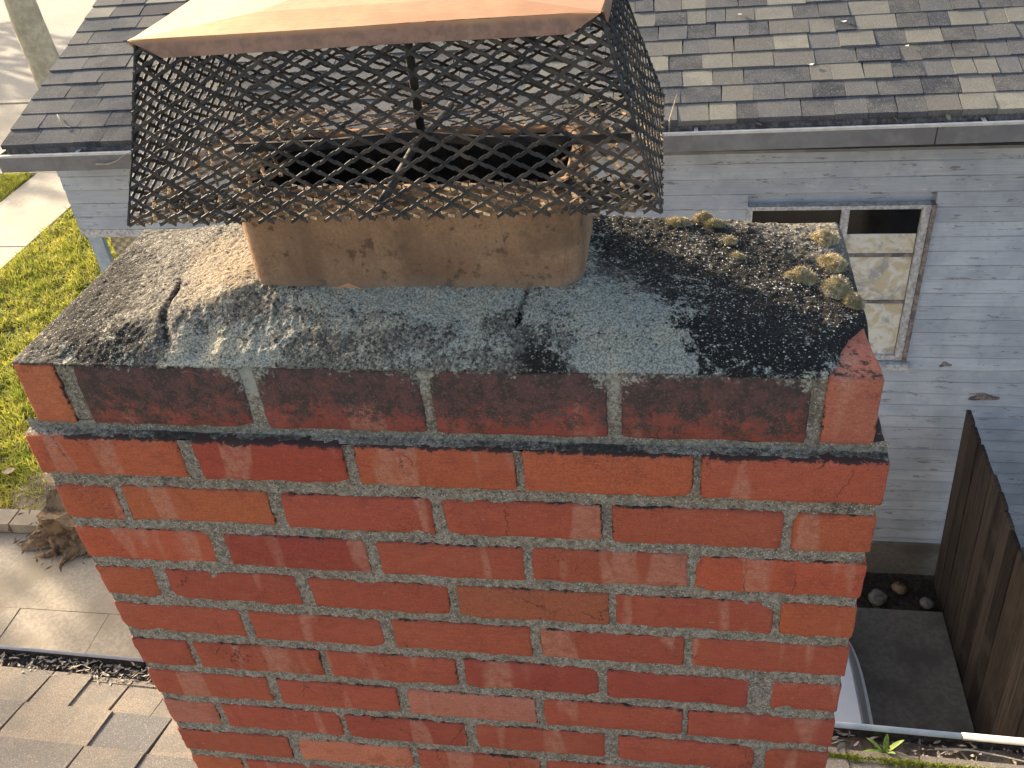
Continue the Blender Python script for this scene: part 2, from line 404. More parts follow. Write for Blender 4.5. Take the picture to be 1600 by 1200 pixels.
MAT['moss'] = simple('dry_moss', (.42, .35, .22), (.74, .64, .44), 220, .95, .8, .004, c3=(.44, .37, .20), s3=60)
MAT['leaf_dry'] = simple('dry_leaf', (.25, .17, .10), (.42, .33, .22), 40, .8, .2, .002)
MAT['litter'] = simple('leaf_litter', (.10, .08, .065), (.46, .39, .31), 30, .85, .2, .002)
MAT['twig'] = simple('dry_twig', (.32, .27, .20), (.46, .40, .31), 60, .85, .3, .001)
MAT['glass'] = simple('dark_window_glass', (.006, .007, .009), (.014, .016, .019), 3, .08, 0, spec=.3)
MAT['frame'] = simple('peeling_white_frame', (.42, .44, .46), (.60, .62, .63), 60, .7, .5, .003, c3=(.30, .29, .285), s3=40)
MAT['jamb'] = simple('bare_brown_jamb', (.16, .14, .13), (.30, .27, .25), 60, .8, .5, .003, c3=(.10, .09, .085), s3=20)
def m_board():
    m = M('stained_board', .8, .2)
    n = m.noise(9, 4, .65, None, 1.2); k = m.noise(6, 5, .65, m.map(m.P, loc=(3, 1, 7)), 1.0)
    c = m.mix(m.step(n, .42, .62), (.68, .68, .62), (.55, .49, .34))
    c = m.mix(m.step(k, .52, .66, 0, .8), c, (.30, .31, .30))
    return m.fin(c, m.bump(n, .2, .01))
MAT['board'] = m_board()
def m_lattice():
    m = M('textured_amber_glass', .35, .5)
    x = m.map(m.P, (34, 34, 34)); s = m.sep(x)
    w = m.ma('MULTIPLY', m.ma('SINE', m.ma('MULTIPLY', s[0], 2.6)), m.ma('SINE', m.ma('MULTIPLY', s[2], 3.2)))
    n = m.noise(2.5, 3, .6)
    c = m.mix(m.step(w, -.3, .5), (.30, .26, .18), (.62, .54, .36)); c = m.mix(m.step(n, .45, .65, 0, .5), c, (.40, .38, .30))
    return m.fin(c, m.bump(w, .8, .01))
MAT['lattice'] = m_lattice()
MAT['post_blue'] = simple('pale_blue_post_paint', (.28, .36, .42), (.40, .47, .52), 20, .7, .3, .003)
MAT['white'] = simple('white_hull_paint', (.82, .84, .88), (.86, .88, .90), 3, .4, .05, .003, .5)
MAT['wall_own'] = simple('stucco', (.35, .33, .30), (.42, .40, .36), 60, .9, .4, .003)
MAT['rock'] = simple('pale_rock', (.10, .092, .082), (.20, .185, .165), 30, .9, .6, .006)
MAT['stump'] = simple('rotten_stump', (.075, .05, .032), (.19, .13, .085), 22, .95, 1, .02, c3=(.26, .18, .11), s3=9)
MAT['weed'] = simple('weed_leaf', (.20, .30, .06), (.34, .42, .10), 40, .6, .1, .002)
MAT['green_moss'] = simple('green_moss', (.16, .20, .03), (.36, .38, .07), 120, .95, .6, .003)

# ------------------------------------------------------------------ ground and setting
G = -4.4
def rect(name, x0, y0, x1, y1, z, mat, t=.06, **k):
    V, F = box((x0, y0, z - t), (x1, y1, z)); return struct(name, V, F, mat, **k)
V = [(-80, -60, G - .03), (80, -60, G - .03), (80, 120, G - .03), (-80, 120, G - .03)]
struct('ground', V, [(0, 1, 2, 3)], MAT['ground'])
rect('street', -60, 14.0, 40, 40, G - .012, MAT['street'])
rect('sidewalk', -40, 10.95, -4, 13.86, G + .01, MAT['walk'])
rect('path', -8.42, 8.72, -7.26, 10.93, G + .012, MAT['walk'])
rect('path', -8.42, 5.6, -7.26, 8.70, G + .008, MAT['walk'])
rect('kerb', -40, 13.88, -4, 14.02, G + .03, MAT['walk'])
rect('driveway', -14, 3.17, -1.0, 3.90, G + .006, MAT['concrete'])
for i in range(9):
    x0 = -8.24 + .72 * i
    rect('paving_slab', x0 + .003, 2.2, x0 + .717, 3.163, G + .008 + .002 * (i % 3), MAT['concrete'])
rect('driveway', -14, -6, -1.0, 2.19, G + .004, MAT['concrete'])
for i in range(6):
    x0 = -9.2 + .95 * i
    rect('kerb', x0 + .008, 3.91, x0 + .942, 4.08, G + .10, MAT['concrete'], t=.14)
V = []; nx, ny = 90, 60
gx, gy = np.meshgrid(np.linspace(-4.9, -2.6, nx), np.linspace(3.9, 5.1, ny)); P = np.c_[gx.ravel(), gy.ravel(), 0 * gx.ravel()]
ed = np.minimum.reduce([(P[:, 0] + 4.9) / .3, (-2.6 - P[:, 0]) / .3, (P[:, 1] - 3.9) / .12, (5.1 - P[:, 1]) / .3]).clip(0, 1)
P[:, 2] = G - .03 + ed * .07 + .025 * fbm(P, 6, 4, 3) * ed
struct('soil', P, grid(nx, ny), MAT['soil'], smooth=True)
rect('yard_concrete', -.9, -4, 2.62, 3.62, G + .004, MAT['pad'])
nx, ny = 110, 24
gx, gy = np.meshgrid(np.linspace(-.9, 7, nx), np.linspace(3.60, 3.99, ny)); P = np.c_[gx.ravel(), gy.ravel(), 0 * gx.ravel()]
P[:, 2] = G - .02 + .02 * fbm(P, 9, 4, 8)
struct('soil', P, grid(nx, ny), MAT['soil_dark'], smooth=True)
rect('yard', 2.64, -6, 14, 3.6, G - .01, MAT['soil'])

# grass blades: one object per lawn, nobody could count them
def lawn(name, regions, n, seed, label):
    r = np.random.default_rng(seed); Ps = []
    for (x0, y0, x1, y1, w) in regions:
        k = int(n * w); Ps.append(np.c_[r.uniform(x0, x1, k), r.uniform(y0, y1, k), np.zeros(k)])
    P = np.concatenate(Ps)
    cl = fbm(P, 2.2, 3, seed); c2 = fbm(P, 9, 2, seed + 5)
    keep = (c2 + .9 * cl) > -.55 - .5 * r.random(len(P)); bare = (fbm(P, 1.1, 2, seed + 20) > .5) & (P[:, 1] < 5.2)
    keep &= ~bare; P = P[keep]; cl = cl[keep]; c2 = c2[keep]; N = len(P)
    h = (.055 + .05 * (c2 + .4).clip(0, 1) + .03 * cl) * r.uniform(.6, 1.3, N)
    th = r.uniform(0, 6.283, N); w = r.uniform(.004, .009, N)
    ln = r.normal(0, .035, (N, 2))
    P[:, 2] = G - .02
    a = P + np.c_[np.cos(th) * w, np.sin(th) * w, 0 * w]; b = P - np.c_[np.cos(th) * w, np.sin(th) * w, 0 * w]
    mid = P + np.c_[ln * .45, h * .6]; m1 = mid + .7 * (a - P); m2 = mid + .7 * (b - P); top = P + np.c_[ln * 1.3, h]
    V = np.stack([a, b, m2, m1, top], 1).reshape(-1, 3)
    I = np.arange(N)[:, None] * 5
    F = (I + np.array([0, 1, 2, 3])).tolist() + (I + np.array([3, 2, 4])).tolist()
    g = (.5 + .5 * fbm(P, 3.5, 3, seed + 9) + r.normal(0, .16, N)).clip(0, 1)[:, None]
    colr = (1 - g) * np.array([.19, .26, .03]) + g * np.array([.60, .54, .11])
    dry = (r.random(N) < .06)[:, None]; colr = np.where(dry, np.array([.38, .32, .15]), colr)
    C5 = np.stack([colr * .7, colr * .7, colr, colr, colr * 1.15], 1).reshape(-1, 3)
    o = mk(name, V, F, MAT['grass'], attr={'tint': C5}, kind='stuff', loc=(float(P[:, 0].mean()), float(P[:, 1].mean()), G))
    o['label'] = label; o['category'] = 'grass'; return o
lawn('grass', [(-7.22, 4.1, -2.86, 10.9, 1.0)], 95000, 5, 'lush green lawn between the concrete path and the neighbouring house')
lawn('grass', [(-11.5, 9.3, -8.46, 10.9, 1.0)], 22000, 15, 'small strip of bright lawn beyond the concrete path')

# ------------------------------------------------------------------ neighbouring house
EX = .0885
def tilt(x): return .0096 * (x + 2.85)
house = thing('neighbour_house', 'blue grey weathered board house with shingle roof, gutter and old window', 'house', (1.5, 6.5, G))
# main body behind the boards
b = MB(); b.box((-.85, 4.03, G), (6.5, 9.5, -1.16)); b.box((-2.80, 4.03, -1.74), (-.86, 4.12, -1.16)); b.box((-2.80, 5.6, G), (-.86, 9.5, -1.16))
mk('wall', b.V, b.F, MAT['paint'], house)
wx0, wx1, wz0, wz1 = 1.205, 2.172, -2.60, -1.592
zt = -1.17; i = 0
while zt > -4.13:
    zb = zt - EX + .004
    segs = [(-2.83, 6.5)] if zb > -1.75 else [(-.85, 6.5)]
    if zb < wz1 and zt > wz0: segs = [(segs[0][0], wx0), (wx1, 6.5)]
    for (x0, x1) in segs:
        r_ = random.Random(i * 3 + 1); n = 60 if x1 - x0 > 4 else 36
        yo = r_.uniform(-.002, .002)
        P = []; xs = np.linspace(x0, x1, n)
        wob = .0022 * vn(np.c_[xs * 1.0, np.full(n, i * 3.7), 0 * xs], 3, 9) + .0015 * vn(np.c_[xs, np.full(n, i * 3.7), 0 * xs], 14, 19)
        prof = [(4.029, zb), (3.984 + yo, zb), (3.982 + yo, zb + .004), (3.990 + yo, zt - .003), (3.994 + yo, zt), (4.029, zt)]
        for xx, w_ in zip(xs, wob):
            for k, (yy, zz) in enumerate(prof): P.append((xx, yy, zz + (w_ if k < 3 else 0) - 0.0))
        F = []
        for s_ in range(n - 1):
            for k in range(6): F.append((s_ * 6 + k, s_ * 6 + (k + 1) % 6, s_ * 6 + 6 + (k + 1) % 6, s_ * 6 + 6 + k))
        F += [tuple(range(5, -1, -1)), tuple((n - 1) * 6 + k for k in range(6))]
        mk('siding_board', P, F, MAT['paint'], house)
    zt -= EX; i += 1
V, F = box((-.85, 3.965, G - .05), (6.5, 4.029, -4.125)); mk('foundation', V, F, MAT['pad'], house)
V, F = box((-2.83, 3.983, -1.750), (-.855, 4.028, -1.6985)); mk('trim_board', V, F, MAT['frame'], house)
b = MB(); b.box((-2.80, 3.99, G), (-2.71, 4.029, -1.7505)); mk('corner_post', b.V, b.F, MAT['post_blue'], house)
V, F = box((-2.69, 4.045, G + .05), (-.86, 4.075, -1.78)); mk('porch_screen', V, F, MAT['lattice'], house)
b = MB(); b.box((-2.83, 5.0, G), (-2.805, 9.5, -1.16)); mk('side_wall', b.V, b.F, MAT['paint'], house)
# dents and marks on the boards
for (x, z, sx, sz, nm) in ((2.40, -2.63, .05, .03, 'dark_stain'), (2.655, -2.865, .12, .05, 'dark_stain')):
    n = 20; V = [(x, 3.9795, z)]
    for k in range(n):
        a = 2 * math.pi * k / n; q = 1 + .35 * math.sin(3 * a + x) + random.uniform(-.12, .12); V.append((x + sx * .6 * q * math.cos(a), 3.9800, z + sz * .55 * q * math.sin(a)))
    V = [(x, y - .0008, z) for x, y, z in V] + [(x, y + .004, z) for x, y, z in V]
    F = [(0, 1 + (k + 1) % n, 1 + k) for k in range(n)] + [(1 + k, 1 + (k + 1) % n, n + 2 + (k + 1) % n, n + 2 + k) for k in range(n)]
    mk(nm, V, F, MAT['rock'] if nm == 'x' else MAT['jamb'], house)
# window
win = mk('window', *((lambda q: (q.V, q.F))(MB().box((wx0, 3.972, wz1 - .022), (wx1, 4.02, wz1)).box((wx0, 3.972, wz0), (wx0 + .028, 4.02, wz1 - .0225)).box((wx0 + .4955, 3.974, wz0 + .0), (wx0 + .535, 4.02, wz1 - .0225)).box((wx1 - .062, 3.976, wz0), (wx1 - .022, 4.02, wz1 - .0225)).box((wx0 + .0285, 3.978, wz0), (wx0 + .495, 4.02, wz0 + .03)).box((wx0 + .5355, 3.978, wz0), (wx1 - .0625, 4.02, wz0 + .03)))), MAT['frame'], house)
V, F = box((wx1 - .021, 3.962, wz0 - .01), (wx1 + .002, 4.02, wz1 + .004)); mk('jamb', V, F, MAT['jamb'], win)
V, F = sub_box((wx0 - .03, 3.945, wz0 - .055), (wx1 + .03, 4.02, wz0 - .012), .04, .006, .002, 5); mk('sill', V, F, MAT['frame'], win)
for (x0, x1) in ((wx0 + .03, wx0 + .494), (wx0 + .537, wx1 - .064)):
    V, F = box((x0 - .004, 4.006, wz0 + .026), (x1 + .004, 4.010, wz1 - .018)); mk('pane', V, F, MAT['glass'], win)
    for zz in (-1.904, -2.205):
        V, F = box((x0, 3.990, zz - .009), (x1, 4.004, zz + .009)); mk('glazing_bar', V, F, MAT['jamb'], win)
    for (za, zb) in ((wz0 + .031, -2.2145), (-2.1955, -1.9135), (-1.8945, -1.775)):
        V, F = box((x0 + .002, 3.999, za), (x1 - .002, 4.0045, zb)); mk('panel', V, F, MAT['board'], win)
# roof deck, soffit, gutter
RS = .29
def rz(x, y): return -1.005 + RS * (y - 3.65) + tilt(x)
V = [(x, y, rz(x, y) - .02 + d) for (x, y) in ((-2.84, 3.66), (7, 3.66), (7, 8.2), (-2.84, 8.2)) for d in (0,)]
V2 = [(x, y, z - .05) for x, y, z in V]
F = [(0, 1, 2, 3), (7, 6, 5, 4), (0, 4, 5, 1), (1, 5, 6, 2), (2, 6, 7, 3), (3, 7, 4, 0)]
roof = mk('roof', V + V2, F, MAT['jamb'], house)
V = [(-2.84, 8.2, rz(-2.84, 8.2) - .02), (7, 8.2, rz(7, 8.2) - .02), (7, 12.6, rz(7, 3.66)), (-2.84, 12.6, rz(-2.84, 3.66))]
mk('rear_roof', V + [(x, y, z - .05) for x, y, z in V], F, MAT['shingle'], house, color=(.1, .1, .11))
V, F = box((-2.82, 3.69, -1.16), (6.5, 3.98, -1.145)); mk('soffit', V, F, MAT['gutter'], house)
# shingles
PAL = [(.050, .056, .066), (.064, .069, .079), (.092, .095, .100), (.135, .130, .118), (.180, .173, .148), (.235, .225, .185), (.078, .080, .084), (.110, .112, .116)]
COURSE = .135; cs = math.sqrt(1 + RS * RS)
rr = random.Random(4); tabs = []
for row in range(34):
    y0 = 3.645 + row * COURSE / cs; x = -2.85 - (row % 2) * .07
    while x < 7:
        w = rr.choice((.10, .13, .15, .15, .17, .20)) if x > -.6 else rr.choice((.16, .2, .24, .28, .3)); x1 = min(x + w, 7.0)
        tabs.append((row, max(x, -2.85), x1, y0)); x = x1
def tabgeo(row, x0, x1, y0, r_, slope=RS, zf=rz, depth=None, th=None):
    d = depth or COURSE / cs * 1.25; t = (th or r_.uniform(.005, .012)); sk = r_.uniform(-.006, .006); e = .0012
    P = []
    y0 += r_.uniform(-.003, .003)
    for (x, y, tt) in ((x0 + e, y0, t), (x1 - e, y0, t), (x1 - e + sk, y0 + d, .001), (x0 + e + sk, y0 + d, .001)):
        P.append((x, y, zf(x, y) - .018))
    for (x, y, tt) in ((x0 + e, y0, t), (x1 - e, y0, t), (x1 - e + sk, y0 + d, .001), (x0 + e + sk, y0 + d, .001)):
        P.append((x, y, zf(x, y) + tt))
    return P, [tuple(f) for f in CF]
def area_key(t): 
    return (t[0] > 11) * 100 + (t[1] > 2.95) * 50 + t[0]
tabs.sort(key=area_key)
rest = MB()
for k, (row, x0, x1, y0) in enumerate(tabs):
    if x1 - x0 < .03: continue
    V, F = tabgeo(row, x0, x1, y0, rr)
    if k < 298:
        c = rr.choices(PAL, (2, 2.5, 3, 2.8, 2.6, 1.6, 2.2, 3))[0] if x0 > 0 else rr.choices(PAL, (3, 3.5, 3, 2.2, .9, .3, 3, 3))[0]
        j = rr.uniform(.88, 1.12); mk('shingle', V, F, MAT['shingle'], roof, color=tuple(q * j for q in c))
    else: rest.add(V, F)
mk('shingle_field', rest.V, rest.F, MAT['shingle_mix'], roof, kind='stuff')
b = MB()
for (x0, x1) in ((-2.86, 2.0), (2.005, 7.0)):
    za, zb = tilt(x0), tilt(x1)
    pr = [(3.60, -1.14), (3.594, -1.138), (3.590, -1.05), (3.606, -1.05), (3.606, -1.125), (3.69, -1.125), (3.69, -1.045), (3.70, -1.045), (3.70, -1.14)]
    V = [(x0, y, z + za) for y, z in pr] + [(x1, y, z + zb) for y, z in pr]; n = len(pr)
    b.add(V, [(k, (k + 1) % n, n + (k + 1) % n, n + k) for k in range(n)])
gut = mk('gutter', b.V, b.F, MAT['gutter'], house)
V = [(-2.86, y, z) for y, z in ((3.588, -1.052), (3.588, -1.040), (3.608, -1.040), (3.608, -1.052))]; V += [(7.0, y, z + tilt(7)) for _, y, z in V]
mk('gutter_lip', V, [(0, 1, 5, 4), (1, 2, 6, 5), (2, 3, 7, 6), (3, 0, 4, 7), (3, 2, 1, 0), (4, 5, 6, 7)], MAT['gutter_lip'], gut)
for xx in (-2.4, -1.5, .9, 2.2):
    V, F = box((xx, 3.609, -1.047 + tilt(xx)), (xx + .018, 3.689, -1.042 + tilt(xx))); mk('gutter_strap', V, F, MAT['gutter_lip'], gut)
V, F = box((-2.865, 3.592, -1.138), (-2.8605, 3.70, -1.045)); mk('gutter_end_cap', V, F, MAT['gutter'], gut)

def leaf(name, c, s, yaw, mat, label, cat='leaf', group=None, curl=.4, parent=None, roll=0):
    n = 7; V = []
    for i in range(n):
        t = i / (n - 1); w = .38 * math.sin(math.pi * min(1, t * .92 + .06)) ** .8
        for q in (-1, 0, 1):
            V.append(Vector(((t - .5), q * w, curl * ((t - .5) ** 2 + abs(q) * .25 * w))) * s)
    Rm = Matrix.Rotation(yaw, 3, 'Z') @ Matrix.Rotation(roll, 3, 'X')
    V = [Rm @ v + Vector(c) for v in V]; th = Vector((0, 0, s * .02))
    V = [tuple(v) for v in V] + [tuple(v - th) for v in V]
    F = []
    for i in range(n - 1):
        for q in (0, 1):
            a = i * 3 + q; F.append((a, a + 1, a + 4, a + 3)); k = 3 * n; F.append((a + 3 + k, a + 4 + k, a + 1 + k, a + k))
    o = mk(name, V, F, mat, parent, smooth=True)
    if parent is None: tag(o, label, cat, group)
    return o
LL = [(1.82, 3.66, .05, 'orange tipped dry leaf in the far gutter, middle of three'), (2.05, 3.655, .04, 'dry leaf in the far gutter nearest the right edge'), (1.20, 3.65, .035, 'small dry leaf lying in the far gutter left of the others')]
for x, y, s_, lb in LL:
    leaf('dry_leaf', (x, y - .02, -1.035 + tilt(x) + .01), s_, random.uniform(0, 3), MAT['leaf_dry'], lb, group='dry leaves in the far gutter', roll=.8)
b = MB()
for k in range(130):
    x = random.uniform(-2.2, -1.2) if k < 90 else random.uniform(-2.8, 3); y = random.uniform(3.62, 3.68); a = random.uniform(0, 3.14); L = random.uniform(.01, .03)
    z = -1.062 + tilt(x) + random.uniform(-.01, .012)
    d = Vector((math.cos(a) * L, math.sin(a) * L * .7, random.uniform(-.006, .012)))
    c = Vector((x, y, z)); u = Vector((-math.sin(a), math.cos(a), .3)) * L * .3
    b.add([c - d - u * .3, c - d * .2 + u, c + d, c - d * .2 - u], [(0, 1, 2), (0, 2, 3)])
tag(mk('leaf_litter', b.V, b.F, MAT['leaf_dry']), 'crumbled brown leaf litter along the far gutter', 'leaves', kind='stuff')
def twig(pts, r, label, group=None):
    pts = [Vector(q) for q in pts]; rs = [r * (1 - .6 * i / (len(pts) - 1)) for i in range(len(pts))]
    b = MB().tube(pts, rs, 5); return tag(mk('twig', b.V, b.F, MAT['twig']), label, 'twig', group)
twig([(-2.27, 3.575, -1.09), (-2.21, 3.58, -1.095), (-2.15, 3.583, -1.08), (-2.10, 3.584, -1.05), (-2.04, 3.59, -1.03), (-1.98, 3.62, -1.01)], .005, 'pale crooked twig hanging over the front of the far gutter')
twig([(-2.60, 3.87, rz(-2.6, 3.87) + .018), (-2.56, 3.82, rz(-2.6, 3.82) + .03), (-2.53, 3.78, rz(-2.6, 3.78) + .018), (-2.47, 3.755, rz(-2.5, 3.755) + .02)], .004, 'thin pale twig lying on the far roof near its left corner')
twig([(.78, 3.66, -1.04), (.782, 3.64, -.96), (.80, 3.62, -.88), (.815, 3.60, -.82)], .006, 'dry stem standing up from the far gutter beside the mesh cap')
for k in range(9):
    x = random.uniform(.9, 3.2); y = random.uniform(3.8, 5.2)
    leaf('petal', (x, y, rz(x, y) + .016), random.uniform(.018, .03), random.uniform(0, 6), MAT['gutter_lip'], 'tiny pale fallen petal on the right part of the far shingle roof', 'petal', 'pale petals scattered on the far roof', curl=.6)

# ------------------------------------------------------------------ fence, rocks, hull
fence = thing('wooden_fence', 'dark weathered board fence running back to the blue grey house', 'fence', (2.59, 2.4, G))
rf = random.Random(9); y = 3.90; k = 0
while y > .3:
    w = rf.choice((.13, .14, .145)); ztop = -2.91 + rf.uniform(-.014, .010) + (.02 if k == 0 else 0); lean = rf.uniform(-.004, .004)
    xo = rf.uniform(-.005, .005); ya, yb = y - w + .003, y
    V = []
    for xx in (2.575 + xo, 2.595 + xo):
        V += [(xx + .05, ya, G - .02), (xx + .05, yb, G - .02), (xx + lean - .02, yb, ztop - .010), (xx + lean - .02, yb - .015, ztop), (xx + lean - .02, ya + .015, ztop + rf.uniform(-.005, .0)), (xx + lean - .02, ya, ztop - .012)]
    F = [(0, 1, 2, 3, 4, 5), (11, 10, 9, 8, 7, 6)] + [(i, i + 6, (i + 1) % 6 + 6, (i + 1) % 6) for i in range(6)]
    mk('board', V, F, MAT['fence'], fence); y -= w; k += 1
for zz in (-3.25, -4.1):
    V, F = box((2.625, .3, zz - .045), (2.665, 3.9, zz + .045)); mk('rail', V, F, MAT['fence'], fence)
for yy in (3.6, 2.0, .4):
    V, F = box((2.668, yy - .045, G - .1), (2.758, yy + .045, -3.7)); mk('post', V, F, MAT['fence'], fence)
def rock(name, c, r, seed, mat, label, cat='rock', group=None, sq=(1, 1, .7), amp=.3):
    n = 14; V = []; F = []
    for i in range(n + 1):
        for j in range(2 * n):
            a = math.pi * i / n; b_ = math.pi * j / n; V.append((math.sin(a) * math.cos(b_), math.sin(a) * math.sin(b_), math.cos(a)))
    V = np.array(V); d = 1 + amp * fbm(V + seed, 1.3, 4, seed); V = V * d[:, None] * r * np.array(sq) + np.array(c)
    for i in range(n):
        for j in range(2 * n): F.append((i * 2 * n + j, (i + 1) * 2 * n + j, (i + 1) * 2 * n + (j + 1) % (2 * n), i * 2 * n + (j + 1) % (2 * n)))
    o = mk(name, V, F, mat, smooth=True); tag(o, label, cat, group); return o
rock('rock', (2.22, 3.70, G + .02), .06, 3, MAT['rock'], 'largest pale rock in the dark strip by the house foundation', group='rocks by the foundation')
rock('rock', (2.38, 3.80, G + .02), .05, 8, MAT['stump'], 'dark rounded rock behind the largest pale rock', group='rocks by the foundation')
rock('rock', (2.53, 3.67, G + .03), .045, 5, MAT['rock'], 'pale rock against the foot of the fence', group='rocks by the foundation')
rock('rock', (2.05, 3.78, G + .02), .06, 6, MAT['stump'], 'dark lump of earth left of the largest pale rock', group='rocks by the foundation')
# upturned hull on the pad
boat = thing('upturned_boat', 'white upturned boat hull lying on the dark concrete behind the chimney', 'boat', (1.7, 2.0, G))
n = 26; V = []
for i in range(n):
    t = (i / (n - 1)) ** 1.8; y = 3.55 - 3.2 * t; w = .02 + .285 * (1 - math.exp(-(3.55 - y) / .16))
    cx = 1.715; zk = -3.93 - .20 * (1 - min(1, t * 2.2)) ** 2
    V += [(cx + w, y, G + .04), (cx + w * .985, y, G + .08), (cx + w * .60, y, zk - .02), (cx + w * .54, y, zk + .004), (cx, y, zk + .03), (cx - w * .66, y, zk + .004), (cx - w * .74, y, zk - .02), (cx - w, y, G + .04)]
F = []
for i in range(n - 1):
    for k in range(7): F.append((i * 8 + k, i * 8 + k + 1, i * 8 + 9 + k, i * 8 + 8 + k))
F += [tuple(range(7, -1, -1)), tuple((n - 1) * 8 + k for k in range(8))]
mk('hull', V, F, MAT['white'], boat)
V = []
for i in range(n):
    t = (i / (n - 1)) ** 1.8; y = 3.56 - 3.2 * t; w = .022 + .285 * (1 - math.exp(-(3.55 - y) / .16))
    V += [(1.715 + w, y, G + .006), (1.715 + w + .02, y, G + .006), (1.715 + w + .02, y, G + .045), (1.715 + w, y, G + .045)]
F = [(i * 4 + k, i * 4 + (k + 1) % 4, i * 4 + 4 + (k + 1) % 4, i * 4 + 4 + k) for i in range(n - 1) for k in range(4)]
mk('gunwale', V, F, MAT['white'], boat)

# ------------------------------------------------------------------ stump
stump = thing('tree_stump', 'rotten brown tree stump with roots over the kerb', 'stump', (-3.75, 3.95, G))
n = 40; V = []; F = []; m_ = 12
for i in range(m_):
    t = i / (m_ - 1)
    for k in range(n):
        a = 2 * math.pi * k / n
        flare = 1 + .9 * (1 - t) ** 2.5 * (.6 + .4 * math.sin(5 * a + 1)) ; r = .19 * flare * (1 + .12 * math.sin(7 * a + 3 * t) + .05 * random.uniform(-1, 1))
        V.append((-3.90 + r * math.cos(a) * 1.25, 3.98 + r * math.sin(a), G + .02 + t * .24 + (.05 * math.sin(3 * a + 1) * t)))
for i in range(m_ - 1):
    for k in range(n): F.append((i * n + k, i * n + (k + 1) % n, (i + 1) * n + (k + 1) % n, (i + 1) * n + k))
V.append((-3.90, 3.98, G + .2)); F += [((m_ - 1) * n + k, (m_ - 1) * n + (k + 1) % n, len(V) - 1) for k in range(n)]
mk('trunk', V, F, MAT['stump'], stump)
for (a, L) in ((-1.9, .22), (-2.7, .2), (-1.2, .26), (2.6, .25), (.1, .3), (-.6, .28)):
    pts = []; c = Vector((-3.90, 3.98, 0)); 
    for q in range(6):
        s_ = .15 + L * q / 5; aa = a + .25 * math.sin(q * 1.3 + a); pts.append((c.x + s_ * math.cos(aa), c.y + s_ * math.sin(aa), G + .09 - .018 * q + (0.06 if c.y + s_ * math.sin(aa) > 3.9 else 0)))
    b = MB().tube(pts, [.055, .05, .04, .032, .022, .012], 7); mk('root', b.V, b.F, MAT['stump'], stump, smooth=True)
b = MB()
for k in range(160):
    x = random.gauss(-3.88, .25); y = random.gauss(3.88, .15); a = random.uniform(0, 3.14); L = random.uniform(.02, .05)
    z = G + (.12 if 3.9 < y < 4.1 else .03) + random.uniform(0, .03); d = Vector((math.cos(a) * L, math.sin(a) * L, random.uniform(-.01, .015))); u = Vector((-math.sin(a), math.cos(a), .3)) * L * .25; c = Vector((x, y, z))
    b.add([c - d - u * .3, c - d * .2 + u, c + d, c - d * .2 - u], [(0, 1, 2), (0, 2, 3)])
tag(mk('wood_debris', b.V, b.F, MAT['stump']), 'loose bark chips scattered around the rotten stump', 'debris', kind='stuff')
leaf('dry_leaf', (-4.85, 4.55, G + .08), .11, .4, MAT['leaf_dry'], 'curled pale leaf lying on the lawn above the bare soil')

